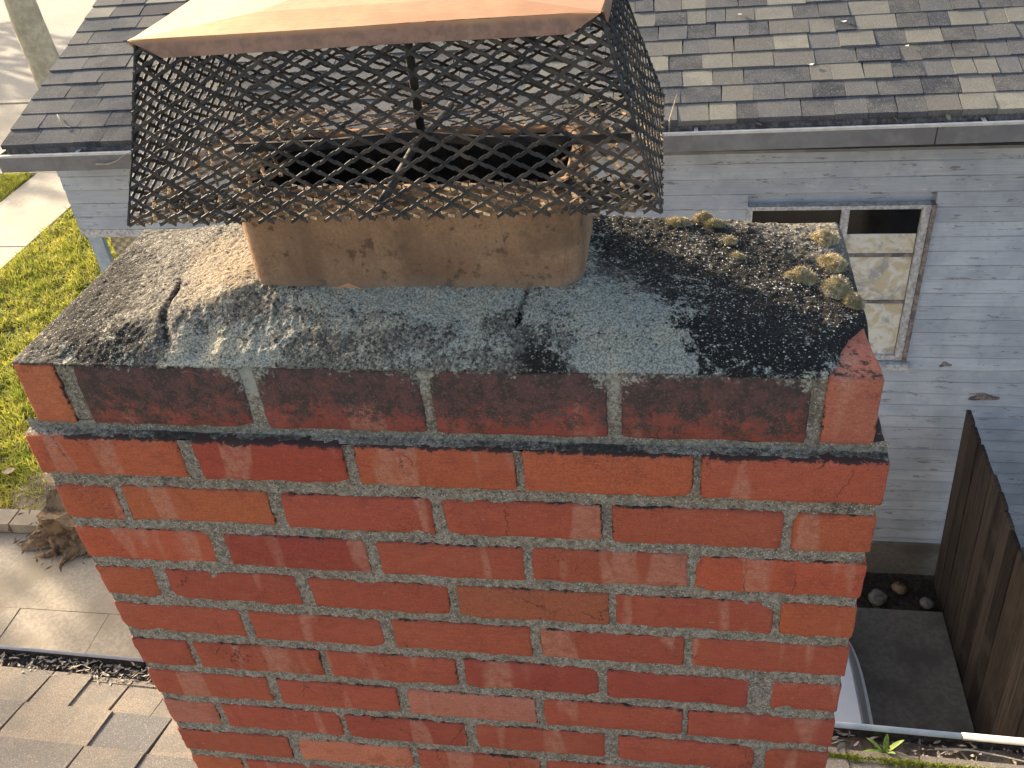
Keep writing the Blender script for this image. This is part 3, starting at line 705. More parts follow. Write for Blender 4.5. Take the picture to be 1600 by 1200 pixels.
# ------------------------------------------------------------------ street trees
def tree(base, H, r0, label, crown, seed, lean=(0, 0), leafn=3500, leafs=.16, fork=None, sparse=1.0):
    r_ = random.Random(seed); t = thing('street_tree', label, 'tree', base, 'trees along the street')
    bx, by, bz = base; pts = []; rs = []
    for i in range(14):
        q = i / 13; pts.append((bx + lean[0] * q * H + .06 * math.sin(q * 5 + seed), by + lean[1] * q * H, bz - .05 + q * H * .6)); rs.append(r0 * (1.25 - .25 * min(1, q * 5)) * (1 - .45 * q))
    b = MB().tube(pts, rs, 18, False)
    V = np.array(b.V); nrm = V - np.repeat(np.array(pts), 18, 0); V = V + nrm * .10 * fbm(V, 2.2, 3, seed)[:, None]
    mk('trunk', V, b.F, MAT['bark'], t, smooth=True)
    top = Vector(pts[-1]); tips = []
    for k in range(9):
        a = k * 2.4 + r_.uniform(-.3, .3); st = Vector(pts[min(13, 7 + k % 7)]); L = crown[3] * r_.uniform(.7, 1.1)
        if fork and k == 0: st = Vector(fork[0]); e = Vector(fork[1])
        else: e = Vector((crown[0], crown[1], crown[2])) + Vector((math.cos(a) * L, math.sin(a) * L, r_.uniform(-.6, 1.0) * crown[4] * .7))
        mid = (st + e) / 2 + Vector((r_.uniform(-.3, .3), r_.uniform(-.3, .3), .35)); 
        pp = [st, st.lerp(mid, .5), mid, mid.lerp(e, .5), e]
        b = MB().tube(pp, [r0 * .5, r0 * .4, r0 * .28, r0 * .16, r0 * .05], 8); mk('limb', b.V, b.F, MAT['bark'], t, smooth=True); tips += [mid, e, mid.lerp(e, .5)]
        for j in range(3):
            e2 = e + Vector((r_.uniform(-1, 1), r_.uniform(-1, 1), r_.uniform(-.5, 1))) * .9
            tips.append(e2)
    c = np.array(crown[:3]); R3 = np.array([crown[3], crown[3], crown[4]])
    g = np.random.default_rng(seed); nc = 60
    cc = g.normal(0, 1, (nc, 3)); cc /= np.linalg.norm(cc, axis=1, keepdims=True); cc = c + cc * (g.uniform(.25, 1, (nc, 1)) ** .5) * R3
    P = cc[g.integers(0, nc, leafn)] + g.normal(0, .28, (leafn, 3)) * sparse
    u = g.normal(0, 1, (leafn, 3)); u /= np.linalg.norm(u, axis=1, keepdims=True); w = np.cross(u, g.normal(0, 1, (leafn, 3))); w /= np.linalg.norm(w, axis=1, keepdims=True)
    s_ = leafs * g.uniform(.5, 1.2, (leafn, 1)) / 2
    V = np.stack([P - u * s_, P + w * s_ * .5, P + u * s_, P - w * s_ * .5], 1).reshape(-1, 3); F = (np.arange(leafn)[:, None] * 4 + np.arange(4)).tolist()
    gg = g.random((leafn, 1)); colr = np.repeat((1 - gg) * np.array([.05, .09, .02]) + gg * np.array([.11, .15, .04]), 4, 0)
    mk('crown', V, F, MAT['grass'], t, attr={'tint': colr})
    return t
tree((-9.05, 13.0, G), 9, .265, 'pale barked street tree whose trunk stands beyond the roof corner', (-9.0, 14.0, G + 8.2, 2.6, 1.8), 3, lean=(-.01, 0), fork=((-9.05, 13.0, -1.6), (-11.2, 12.6, 1.4)), leafn=1200, leafs=.12)
tree((-16.0, 11.4, G), 8, .22, 'bushy street tree standing out of view to the left', (-16.0, 11.0, G + 7.2, 2.4, 2.9), 8, leafn=3500, leafs=.20, sparse=.75)
tree((-22.0, 22.0, G), 8, .25, 'far street tree casting shade over the pale street', (-22, 22, G + 5, 3.0, 2.2), 12, leafn=3000, leafs=.28)

# ------------------------------------------------------------------ own house: roof, gutter
own = thing('near_house', 'near house roof of pale brown shingles that the chimney rises through', 'house', (0, -2, G))
SL = .33
def oy(x): return .735 - .0205 * x           # outer gutter line
def oz(x, y): return -1.452 - SL * (y - (oy(x) - .13))
V = []
for (x, y) in ((-6, .585), (6, .585), (6, -3.5), (-6, -3.5)):
    yy = oy(x) - .075 if y > 0 else y; V.append((x, yy, oz(x, yy) - .012))
V2 = [(x, y, z - .06) for x, y, z in V]; F = [(3, 2, 1, 0), (4, 5, 6, 7), (0, 1, 5, 4), (1, 2, 6, 5), (2, 3, 7, 6), (3, 0, 4, 7)]
oroof = mk('roof', V + V2, F, MAT['soot'], own)
b = MB(); b.box((-5.5, -3.2, G), (5.5, .36, -1.62)); mk('wall', b.V, b.F, MAT['wall_own'], own)
ro = random.Random(21); OP = [(.21, .180, .148), (.25, .21, .165), (.19, .168, .148), (.165, .152, .145), (.27, .225, .175)]
restb = MB(); cnt = 0; OC = .137
for row in range(26):
    x = -3.2 - ro.uniform(0, .2)
    while x < 3.6:
        w = ro.choice((.13, .18, .23, .28)); x1 = x + w; 
        yb = oy(x) - .058 - row * OC
        d = OC * 1.22; t1 = ro.choice((.003, .004, .009, .010)); e = .0028; sk = ro.uniform(-.008, .008)
        q = [(x + e, yb), (x1 - e, yb - .0205 * w), (x1 - e + sk, yb - d + .003 - .0205 * w), (x + e + sk, yb - d + .003)]
        V = [(a, c, oz(a, c) - .012) for a, c in q] + [(a, c, oz(a, c) + (t1 if i < 2 else t1 - .009)) for i, (a, c) in enumerate(q)]
        F = [tuple(reversed(f)) for f in CF]
        inch = (x < 1.06 and x1 > -.01 and yb > -.0 and yb - d < .36)
        if row < 6 and x > -2.0 and x < 2.4 and not (x > .02 and x1 < 1.02 and yb < .3):
            c = ro.choice(OP); mk('shingle', V, F, MAT['shingle'], oroof, color=c); cnt += 1
        else: restb.add(V, F)
        x = x1
mk('shingle_field', restb.V, restb.F, MAT['shingle'], oroof, kind='stuff', color=(.27, .23, .18))
b = MB(); pr = [(0, -.012), (0, -.115), (-.085, -.115), (-.085, -.02), (-.079, -.02), (-.079, -.109), (-.006, -.109), (-.006, -.012)]
V = []
for x in (-6, 6):
    V += [(x, oy(x) + dy, -1.445 + dz) for dy, dz in pr]
n = len(pr); b.add(V, [(k, (k + 1) % n, n + (k + 1) % n, n + k) for k in range(n)])
og = mk('gutter', b.V, b.F, MAT['gutter_in'], own)
for (x0, x1, rr_) in ((-6, -.3, .005), (-.3, 1.565, .008), (1.567, 6, .0095)):
    b = MB().tube([(x0, oy(x0) - .001, -1.452), ((x0 + x1) / 2, oy((x0 + x1) / 2) - .001, -1.452), (x1, oy(x1) - .001, -1.452)], rr_, 8); mk('gutter_lip', b.V, b.F, MAT['gutter_lip'], og, smooth=True)
# debris in the gutter bed
def bed(x0, x1, nx, seed, mat, label, zb):
    gx, gy = np.meshgrid(np.linspace(x0, x1, nx), np.linspace(0, 1, 14)); P = np.c_[gx.ravel(), gy.ravel(), 0 * gx.ravel()]
    P[:, 1] = oy(P[:, 0]) - .0775 + gy.ravel() * .07
    P[:, 2] = zb + .012 * fbm(P, 28, 4, seed)
    return tag(mk('gutter_dirt', P, grid(nx, 14), mat), label, 'dirt', kind='stuff')
bed(-2.2, .02, 260, 4, MAT['gutter_in'], 'black wet dirt lying along the near gutter left of the chimney', -1.486)
bed(1.03, 3, 240, 6, MAT['soil'], 'brown crumbly dirt filling the near gutter right of the chimney', -1.492)
def litter(n, x0, x1, z0, mat, label, seed, dens=None):
    r_ = random.Random(seed); b = MB()
    for k in range(n):
        x = r_.uniform(x0, x1)
        if dens and r_.random() > dens(x): continue
        y = oy(x) - r_.uniform(.006, .082); a = r_.uniform(0, 3.14); L = r_.uniform(.003, .019); z = z0 + r_.uniform(-.004, .012)
        pts = []
        for q in range(4):
            t = q / 3 - .5; pts.append(Vector((x + math.cos(a) * L * 2 * t, min(y + math.sin(a) * L * 1.4 * t, oy(x) - .004), z + r_.uniform(-.002, .004) + .006 * t * t)))
        w = r_.uniform(.0008, .0042); u = Vector((-math.sin(a), math.cos(a), r_.uniform(-.5, .5))) * w
        V = []
        for q, pp in enumerate(pts): s_ = (.3, 1, .8, .2)[q]; V += [pp - u * s_, pp + u * s_]
        b.add(V, [(0, 1, 3, 2), (2, 3, 5, 4), (4, 5, 7, 6)])
    return tag(mk('leaf_litter', b.V, b.F, mat), label, 'leaves', kind='stuff')
litter(420, -1.9, -.02, -1.474, MAT['litter'], 'pale shredded leaf litter lying in the near gutter left of the chimney', 5, lambda x: .35 + .65 * min(1, max(0, (x + 1.1) / .5)))
litter(520, -1.9, -.02, -1.472, MAT['twig'], 'light bark curls lying in the near gutter left of the chimney', 15)
litter(240, 1.05, 2.6, -1.480, MAT['litter'], 'brown leaf scraps in the near gutter right of the chimney', 6)
litter(110, 1.45, 2.4, -1.476, MAT['leaf_dry'], 'orange brown seed husks in the near gutter right of the chimney', 7)
leaf('dry_leaf', (-1.16, oy(-1.16) - .045, -1.49), .045, 1.9, MAT['leaf_dry'], 'pale yellow leaf in the near gutter at the left edge', roll=.6)
# green moss along the shingle edge
r_ = np.random.default_rng(3); N = 16000; x = r_.uniform(1.06, 2.6, N)
keep = r_.random(N) < (.35 + .65 * (vn(np.c_[x, 0 * x, 0 * x], 12, 4) > -.25)); x = x[keep]; N = len(x)
y = oy(x) - .088 + r_.normal(0, .0065, N); z = oz(x, np.minimum(y, oy(x) - .07)) + .003 + .005 * np.exp(-((y - oy(x) + .088) / .008) ** 2)
P = np.c_[x, y, z]; th = r_.uniform(0, 6.28, N); w = .0012; h = r_.uniform(.003, .010, N)
V = np.stack([P + np.c_[np.cos(th) * w, np.sin(th) * w, 0 * x], P - np.c_[np.cos(th) * w, np.sin(th) * w, 0 * x], P + np.c_[r_.normal(0, .003, (N, 2)), h]], 1).reshape(-1, 3)
tag(mk('moss', V, (np.arange(N)[:, None] * 3 + np.arange(3)).tolist(), MAT['green_moss'], loc=(1.5, .63, -1.46)), 'yellow green moss growing along the near shingle edge', 'moss', kind='stuff')
# weed
wd = thing('weed', 'small green weed sprouting from the near gutter', 'plant', (1.375, oy(1.375) - .05, -1.49))
def blade(p0, p1, w, sag, mat, parent, nm='leaf'):
    p0 = Vector(p0); p1 = Vector(p1); d = (p1 - p0); u = d.cross(Vector((0, 0, 1))).normalized() if abs(d.normalized().z) < .98 else Vector((1, 0, 0)); V = []; n = 7
    nn = u.cross(d).normalized()
    for i in range(n):
        t = i / (n - 1); c = p0 + d * t + Vector((0, 0, sag * 4 * t * (1 - t))); ww = w * math.sin(math.pi * (t * .85 + .12)) ** .9
        V += [c - u * ww, c + nn * (-ww * .3), c + u * ww]
    k = len(V); V = V + [v - nn * .0006 for v in V]
    F = []
    for i in range(n - 1):
        for q in (0, 1): a = i * 3 + q; F += [(a, a + 1, a + 4, a + 3), (a + k, a + k + 3, a + k + 4, a + k + 1)]
    return mk(nm, [tuple(v) for v in V], F, mat, parent, smooth=True)
wb = (1.375, oy(1.375) - .05, -1.488)
for (dx, dy, dz, w) in ((.0, .012, .07, .007), (.045, .015, .045, .006), (-.045, .02, .035, .005), (.06, -.012, .012, .007), (-.03, -.015, .03, .006), (.02, -.02, .035, .005), (-.055, -.005, .012, .005)):
    blade(wb, (wb[0] + dx, wb[1] + dy, wb[2] + dz), w, .008, MAT['weed'] if dx != .06 else MAT['leaf_dry'], wd)
for pts, rr_, lb in (([(1.50, oy(1.5) - .03, -1.475), (1.58, oy(1.58) - .028, -1.468), (1.66, oy(1.66) - .04, -1.465), (1.72, oy(1.7) - .055, -1.46)], .0035, 'long dry stick lying in the near gutter by the weed'), ([(1.58, oy(1.58) - .055, -1.47), (1.605, oy(1.6) - .08, -1.462)], .003, 'short pale stick near the lower right corner gutter')):
    twig(pts, rr_, lb)
leaf('dry_leaf', (1.265, oy(1.26) - .062, -1.475), .05, 1.2, MAT['leaf_dry'], 'pointed tan leaf in the near gutter beside the chimney', roll=.9)

# ------------------------------------------------------------------ the chimney
CW, CD = 1.054, .362
ch = thing('brick_chimney', 'red brick chimney with blackened cement crown and clay flue', 'chimney', (.527, .18, -1.62))
JX = {1: [0, 0.209, 0.229, 0.425, 0.439, 0.636, 0.646, 0.844, 0.852, 1.055],
 2: [0, 0.089, 0.098, 0.305, 0.321, 0.522, 0.537, 0.736, 0.748, 0.951, 0.962, 1.054],
 3: [0, 0.201, 0.221, 0.421, 0.436, 0.633, 0.642, 0.842, 0.851, 1.054],
 4: [0, 0.091, 0.107, 0.306, 0.323, 0.523, 0.535, 0.741, 0.749, 0.952, 0.961, 1.054],
 5: [0, 0.2, 0.213, 0.415, 0.43, 0.631, 0.643, 0.841, 0.851, 1.054],
 6: [0, 0.093, 0.102, 0.305, 0.315, 0.514, 0.526, 0.722, 0.734, 0.931, 0.962, 1.053],
 7: [0, 0.202, 0.216, 0.412, 0.426, 0.626, 0.638, 0.842, 0.849, 1.054],
 8: [0, 0.092, 0.103, 0.304, 0.312, 0.509, 0.525, 0.727, 0.747, 0.949, 0.963, 1.054],
 9: [0, 0.199, 0.212, 0.41, 0.42, 0.622, 0.631, 0.838, 0.850, 1.054],
 10: [0, 0.094, 0.102, 0.305, 0.318, 0.518, 0.53, 0.732, 0.745, 0.948, 0.961, 1.054]}
ZT = {1: (.0905, .027)}
for c in range(2, 23):
    top = .0015 - (c - 2) * .0804; ZT[c] = (top, top - .0622)
RED = (.375, .092, .052); ORG = (.44, .118, .054); DRK = (.325, .070, .045); PNK = (.46, .18, .115); BRN = (.33, .100, .052)
COLS = {1: [ORG, (.35, .07, .042), ORG, ORG, (.43, .11, .06)], 2: [ORG, ORG, RED, RED, RED, ORG], 3: [(.44, .11, .05), (.33, .068, .045), RED, RED, (.47, .11, .055)],
 4: [ORG, RED, RED, BRN, RED, (.46, .11, .05)], 5: [RED, RED, RED, RED, RED], 6: [RED, RED, RED, DRK, DRK, RED],
 7: [RED, RED, PNK, RED, RED], 8: [PNK, RED, DRK, RED, RED, RED], 9: [RED, (.5, .17, .10), RED, RED, RED], 10: [ORG, RED, RED, RED, RED, RED]}
sd_ = 100
def brick(a, b, color, mat=MAT['brick'], fine=True, seed=0, grime=None, taper=None):
    V, F = sub_box(a, b, .011 if fine else .03, .0042 if fine else .005, .0013, seed, 24)
    if taper: V = taper(V)
    g = np.zeros((len(V), 3))
    if grime: g = grime(V)
    if fine:
        ra = random.Random(seed); a_, b_ = np.array(a), np.array(b)
        for q in range(ra.choice((0, 1, 1, 2))):      # chipped corners and arrises
            cpt = np.array([ra.choice((a_[0], b_[0])) if ra.random() < .6 else ra.uniform(a_[0], b_[0]), a_[1], ra.choice((a_[2], b_[2]))]); rad = ra.uniform(.006, .013)
            dd = np.linalg.norm(V - cpt, axis=1); wgt = np.clip(1 - dd / rad, 0, 1)[:, None]; ctr = (a_ + b_) / 2
            V = V + wgt * np.sign(ctr - cpt) * np.array([.0035, .0045, .0035])
        ez = np.minimum(V[:, 2] - a_[2], b_[2] - V[:, 2]); ex = np.minimum(V[:, 0] - a_[0], b_[0] - V[:, 0])
        em = np.exp(-np.clip(np.minimum(ez, ex * .8), 0, 1) / .0028) * (.52 + .25 * vn(V, 14, seed))
        g[:, 0] = np.maximum(g[:, 0], em)
    return mk('brick', V, F, mat, ch, color=color, attr={'grime': g}, smooth=True)
def g_top(V):       # dirt washed over the ledge on the projecting course
    g = np.zeros((len(V), 3)); g[:, 0] = np.clip((V[:, 2] - .082) / .009, 0, 1) * .85
    g[:, 0] *= np.clip((V[:, 0] - .02) / .05, .15, 1); return g
def g_small(V):
    g = np.zeros((len(V), 3)); return g
for c in range(1, 23):
    jx = JX.get(c) or JX[3 + (c + 1) % 2 if c % 2 else 4]
    if c not in JX: jx = JX[5 if c % 2 else 4]
    zt_, zb_ = ZT[c]; odd = c % 2 == 1; yf = -.006 if c == 1 else 0.0; yb = CD + (.006 if c == 1 else 0)
    nb = len(jx) // 2; cl = COLS.get(c) or [random.choice((RED, RED, DRK, ORG)) for _ in range(nb)]
    fine = c <= 11
    for k in range(nb):
        sd_ += 7; x0, x1 = jx[2 * k], jx[2 * k + 1]; j = random.uniform(.93, 1.07); zo = random.uniform(-.0015, .0015)
        fy = yf + random.uniform(-.0012, .0012); dep = .10
        if not odd and k in (0, nb - 1): dep = .175
        q = cl[k]; q = (q[0] * j, q[1] * j * random.uniform(.94, 1.06), q[2] * j)
        brick((x0, fy, zb_ + zo), (x1, yf + dep, zt_ + zo), q, fine=fine, seed=sd_, grime=g_top if c == 1 else None)
        # rear wythe
        if odd or k not in (0, nb - 1): brick((x0, yb - .10, zb_), (x1, yb, zt_), q, fine=False, seed=sd_ + 1)
        else: brick((x0, yf + .187, zb_), (x1, yb, zt_), q, fine=False, seed=sd_ + 1)
    if odd:
        for (x0, x1) in ((0, .10), (CW - .10, CW)): brick((x0, yf + .112, zb_), (x1, yb - .112, zt_), RED, fine=fine, seed=sd_ + 3)
# cap course of bricks on edge
C0 = [(.020, .075), (.098, .314), (.332, .532), (.544, .746), (.762, .965), (.980, 1.037)]
CC = [(.50, .16, .075), (.36, .085, .055), (.36, .08, .055), (.36, .08, .052), (.33, .08, .052), (.44, .15, .095)]
def g_cap(V):
    g = np.zeros((len(V), 3)); g[:, 1] = 1; g[:, 0] = np.clip((.108 - V[:, 2]) / .012, 0, 1) * .5
    up = np.clip((V[:, 2] - .12) / .07, 0, 1)
    for cx, aa in ((.323, 1.3), (.538, .8), (.754, 1.0), (.085, .5), (.973, .7)): g[:, 2] += aa * np.exp(-np.abs(V[:, 0] - cx) / .016) * (.25 + .75 * up)
    g[:, 2] += .75 * np.exp(-np.clip(.1945 - V[:, 2], 0, 1) / .009) * (.6 + .5 * vn(V, 18, 4))
    return g
for k, (x0, x1) in enumerate(C0):
    sd_ += 5; ends = k in (0, 5)
    def tp(V, k=k):
        t = np.clip((V[:, 1] - .008) / .16, 0, 1)
        if k == 5: V[:, 0] -= .011 * t * (V[:, 0] > 1.0); V[:, 2] -= .004 * t * (V[:, 2] > .15)
        return V
    brick((x0, .008, .1022), (x1, .168 if k == 5 else .085 if ends else .075, .1945), CC[k], MAT['brick'] if ends else MAT['brick_st'], True, sd_, None if ends else g_cap, tp)
for (x0, x1, ys) in ((.029, .09, .097), (.975, 1.029, .178)): brick((x0, ys, .1022), (x1, .34, .1925), ORG, fine=True, seed=sd_ + 9)
for (x0, x1) in ((.10, .33), (.35, .54), (.56, .75), (.77, .965)): brick((x0, .29, .0985), (x1, .352, .1945), RED, fine=False, seed=sd_ + 11)
# mortar core
def mortar_sheet():
    nx, nz = 300, 330; gx, gz = np.meshgrid(np.linspace(.004, CW - .004, nx), np.linspace(.0875, -1.6, nz) if False else np.concatenate([np.linspace(.0875, -.75, 260), np.linspace(-.76, -1.6, 70)]))
    P = np.c_[gx.ravel(), np.zeros(gx.size), gz.ravel()]
    P[:, 1] = .0030 + .0022 * fbm(P, 60, 3, 2) + .0014 * vn(P, 260, 5)
    up = P[:, 2] > .02; P[up, 1] -= .004
    g = np.zeros((len(P), 3)); g[:, 0] = np.clip(1 - (.0875 - P[:, 2]) / .10, 0, 1) * .30 + .12 * (vn(P, 7, 3) > .35) + .06
    g[:, 0] += .25 * np.exp(-((P[:, 2] - .012) / .012) ** 2) * (P[:, 0] < .25) + .15 * (P[:, 0] > 1.0)
    return P, grid(nx, nz), g
P, F, g = mortar_sheet()
mort = mk('mortar', P, F[:, ::-1] if False else F, MAT['mortar'], ch, attr={'grime': g}, smooth=True)
b = MB(); b.box((.0045, .012, -1.6), (CW - .0045, CD - .005, .0870)); 
mk('mortar_core', b.V, b.F, MAT['mortar'], ch)
# mortar of the ledge and of the cap course
nx, ny = 420, 40; gx, gu = np.meshgrid(np.linspace(.0, CW, nx), np.linspace(0, 1, ny)); u = gu.ravel(); x = gx.ravel()
prof_y = np.where(u < .55, -.0015 + (u / .55) * .012, .0105 + .002 * u); prof_z = np.where(u < .55, .0893 + (u / .55) * .0025, .0918 + (u - .55) / .45 * .013)
P = np.c_[x, prof_y, prof_z]; P[:, 2] += .0016 * fbm(P, 50, 3, 6) + .001 * vn(P, 220, 3); P[:, 1] += .0014 * fbm(P, 70, 3, 16)
g = np.zeros((len(P), 3)); g[:, 0] = np.where(u < .55, .62, .08) + .3 * vn(P, 20, 4) - .9 * np.exp(-((x - .03) / .03) ** 2) ; g[:, 1] = np.where(u > .6, .5, 0) * (.5 + .5 * vn(P, 5, 8))
mk('bed_joint', P, grid(nx, ny), MAT['mortar'], ch, attr={'grime': g}, smooth=True)
nx, nz = 420, 42; gx, gz = np.meshgrid(np.linspace(.022, 1.034, nx), np.linspace(.0955, .193, nz)); P = np.c_[gx.ravel(), 0 * gx.ravel(), gz.ravel()]
P[:, 1] = .0125 + .002 * fbm(P, 60, 3, 12) + .0014 * vn(P, 250, 15)
g = np.zeros((len(P), 3)); tz = (P[:, 2] - .0955) / .0975
for cx in (.323, .538, .754): g[:, 1] += np.exp(-((P[:, 0] - cx) / .02) ** 2) * (.75 if cx < .4 else .55) * (.35 + .65 * tz)
g[:, 0] = .30 - g[:, 1] * .3
mk('cap_joint', P, grid(nx, nz), MAT['mortar'], ch, attr={'grime': g}, smooth=True)
b = MB(); b.box((.026, .018, .0875), (1.030, .338, .19)); mk('cap_core', b.V, b.F, MAT['mortar'], ch)

# cement crown
FX0, FX1, FY0, FY1 = .310, .715, .100, .282
nx, ny = 560, 200
X, Y = np.meshgrid(np.linspace(0.0, 1.050, nx), np.linspace(.003, .358, ny)); x = X.ravel(); y = Y.ravel(); P0 = np.c_[x, y, 0 * x]
wobx = .0015 * fbm(P0, 14, 3, 31); woby = .0035 * fbm(P0, 18, 3, 41)
def edge_x0(y): return .0215 + .011 * np.clip((y - .02) / .3, 0, 1)
x0e = edge_x0(y); x1e = 1.0355 - .006 * np.clip(y / .2, 0, 1)
dl = x - x0e + wobx; dr = x1e - x + wobx; df = y - .0085 + woby; db = .352 - y + woby
chm = (x1e - x) * .92 + y * .42 - .056 + .006 * fbm(P0, 30, 3, 71)      # chamfer: brick top shows at the right front corner
chl = (x - x0e) * 1.0 + y * 1.0 - .009 + woby * .5
dist = np.minimum.reduce([dl, dr, df, db, chm * 1.0, chl])
sx = np.where(x < FX0, (FX0 - x) / (FX0 - x0e), np.where(x > FX1, (x - FX1) / (x1e - FX1), 0)).clip(0, 1)
sy = np.where(y < FY0, (FY0 - y) / (FY0 - .008), np.where(y > FY1, (y - FY1) / (.352 - FY1), 0)).clip(0, 1)
s = (sx ** 4 + sy ** 4) ** .25; s = s.clip(0, 1)
H = .052
z = .1975 + H * (1 - s) ** .92
z += .0035 * fbm(P0, 9, 4, 51) * (s > .03) + .0022 * fbm(P0, 55, 3, 61) + .0009 * vn(P0, 210, 8) + .0007 * vn(P0, 420, 18)
z += -.010 * np.exp(-(((x - .235) / .012) ** 2 + ((y - .10) / .03) ** 2)) * 0
# settled hollow by the left groove, lump by the flue
z += .006 * np.exp(-(((x - .27) / .04) ** 2 + ((y - .12) / .05) ** 2)) - .008 * np.exp(-(((x - .265) / .016) ** 2 + ((y - .035) / .022) ** 2))
gx_ = .187 + (.160 - y) * .245 + .003 * np.sin(y * 60)
gd = np.abs(x - gx_); gm = np.clip((.175 - y) / .03, 0, 1) * np.clip((y - .02) / .02, 0, 1)
z -= .0065 * gm * np.exp(-(gd / (.0035 + .004 * np.clip((.12 - y) / .1, 0, 1))) ** 2)
kx = .651 - (.105 - y) * .17 + .0015 * np.sin(y * 210); km = np.clip((y - .052) / .012, 0, 1) * np.clip((.108 - y) / .004, 0, 1)
z -= .009 * km * np.exp(-((x - kx) / .0022) ** 2)
lip = np.clip(dist / .012, 0, 1); z = .1965 + (z - .1965) * np.sqrt(lip)
z = np.where(dist < 0, .1965 + dist * 1.3, z); z = np.maximum(z, .178); out_ = dist < -.002; y = np.where(out_, np.clip(y, .018, .34), y); x = np.where(out_, np.clip(x, .012, 1.036), x)
flue_in = (x > FX0 + .012) & (x < FX1 - .012) & (y > FY0 + .012) & (y < FY1 - .012); z = np.where(flue_in, .19, z)
def blob(cx, cy, rx, ry, a=1.0, rot=0): return a * np.exp(-(((x - cx) / rx) ** 2 + ((y - cy) / ry) ** 2) ** .85)
lo = fbm(P0, 8, 3, 91)
pale = blob(.46, .085, .14, .032, 1.0) + blob(.60, .085, .07, .022, .6) + blob(.604, .038, .045, .018, .75) + blob(.27, .018, .055, .035, .95) + blob(.345, .012, .05, .035, .9) + blob(.52, .012, .06, .02, .6) + blob(.735, .075, .055, .045, .85) + blob(.80, .055, .055, .055, .6) + blob(.83, .015, .05, .03, .5) + blob(1.0, .01, .035, .03, .85) + blob(.715, .2, .016, .06, .55) + blob(.09, .02, .05, .03, .45) + blob(.165, .04, .04, .03, .2) + blob(.75, .015, .04, .02, .7) + blob(.93, .005, .09, .012, .45) + blob(.445, .05, .03, .012, .5)
pale *= np.clip(1 + .6 * lo, .3, 1.3)
black = .10 + blob(.93, .11, .14, .13, 1.0) + blob(.80, .25, .14, .08, .75) + blob(.68, .01, .04, .02, .55) + blob(.67, .05, .03, .03, .4) + blob(.735, .28, .06, .05, .8) + blob(.87, .03, .11, .05, .6) + blob(.07, .10, .11, .13, .55) + blob(.16, .03, .06, .03, .5) + blob(.40, .03, .05, .022, .42) + blob(.51, .045, .04, .02, .35) + blob(.05, .24, .06, .12, .4) + gm * np.exp(-(gd / .005) ** 2) * .35 + km * np.exp(-((x - kx) / .003) ** 2) * 1.2 + blob(.315, .045, .02, .02, .6)
tan = blob(.26, .17, .07, .08, .75) + blob(.20, .24, .08, .08, .42) + blob(.27, .09, .05, .04, .5) + blob(.93, .29, .12, .05, .25) + blob(.62, .012, .06, .012, .3)
mask = np.c_[pale, black, tan].clip(0, 1.3)
mk('cement_crown', np.c_[x, y, z], grid(nx, ny), MAT['crown'], ch, attr={'mask': mask}, smooth=True)
# loose grit set in the crown
N = 3400; r_ = np.random.default_rng(77); cand = r_.integers(0, len(x), 22000)
ok = (dist[cand] > .004) & (s[cand] > .04) & (r_.random(22000) < (.20 + .9 * black[cand].clip(0, 1)) * (1 - .6 * pale[cand].clip(0, 1)) * np.where(x[cand] > .7, 1, np.where(x[cand] < .3, .75, .15))); cand = cand[ok][:N]
oct_ = np.array([(1, 0, 0), (-1, 0, 0), (0, 1, 0), (0, -1, 0), (0, 0, 1), (0, 0, -1)], float); of = np.array([(0, 2, 4), (2, 1, 4), (1, 3, 4), (3, 0, 4), (2, 0, 5), (1, 2, 5), (3, 1, 5), (0, 3, 5)])
C = np.c_[x[cand], y[cand], z[cand]]; n_ = len(C); sc_ = (.0006 + .0016 * r_.random(n_) ** 3)[:, None, None] * np.array([1, .8, .6]) * r_.uniform(.6, 1.3, (n_, 1, 3))
th = r_.uniform(0, 6.28, n_); ct, st = np.cos(th), np.sin(th); O = oct_[None] * sc_; Ox = O[:, :, 0] * ct[:, None] - O[:, :, 1] * st[:, None]; Oy = O[:, :, 0] * st[:, None] + O[:, :, 1] * ct[:, None]
V = np.stack([Ox, Oy, O[:, :, 2]], 2) + C[:, None]
mk('grit', V.reshape(-1, 3), (np.arange(n_)[:, None, None] * 6 + of[None]).reshape(-1, 3).tolist(), MAT['grain'], ch, kind='stuff')

# flue liner
def rrect(x0, y0, x1, y1, r, n=8):
    o = []
    for (cx, cy, a0) in ((x1 - r, y0 + r, -90), (x1 - r, y1 - r, 0), (x0 + r, y1 - r, 90), (x0 + r, y0 + r, 180)):
        for k in range(n + 1):
            a = math.radians(a0 + 90 * k / n); o.append((cx + r * math.cos(a), cy + r * math.sin(a)))
    return o
out = rrect(FX0, FY0, FX1, FY1, .034); inn = rrect(FX0 + .018, FY0 + .018, FX1 - .018, FY1 - .018, .022); n = len(out)
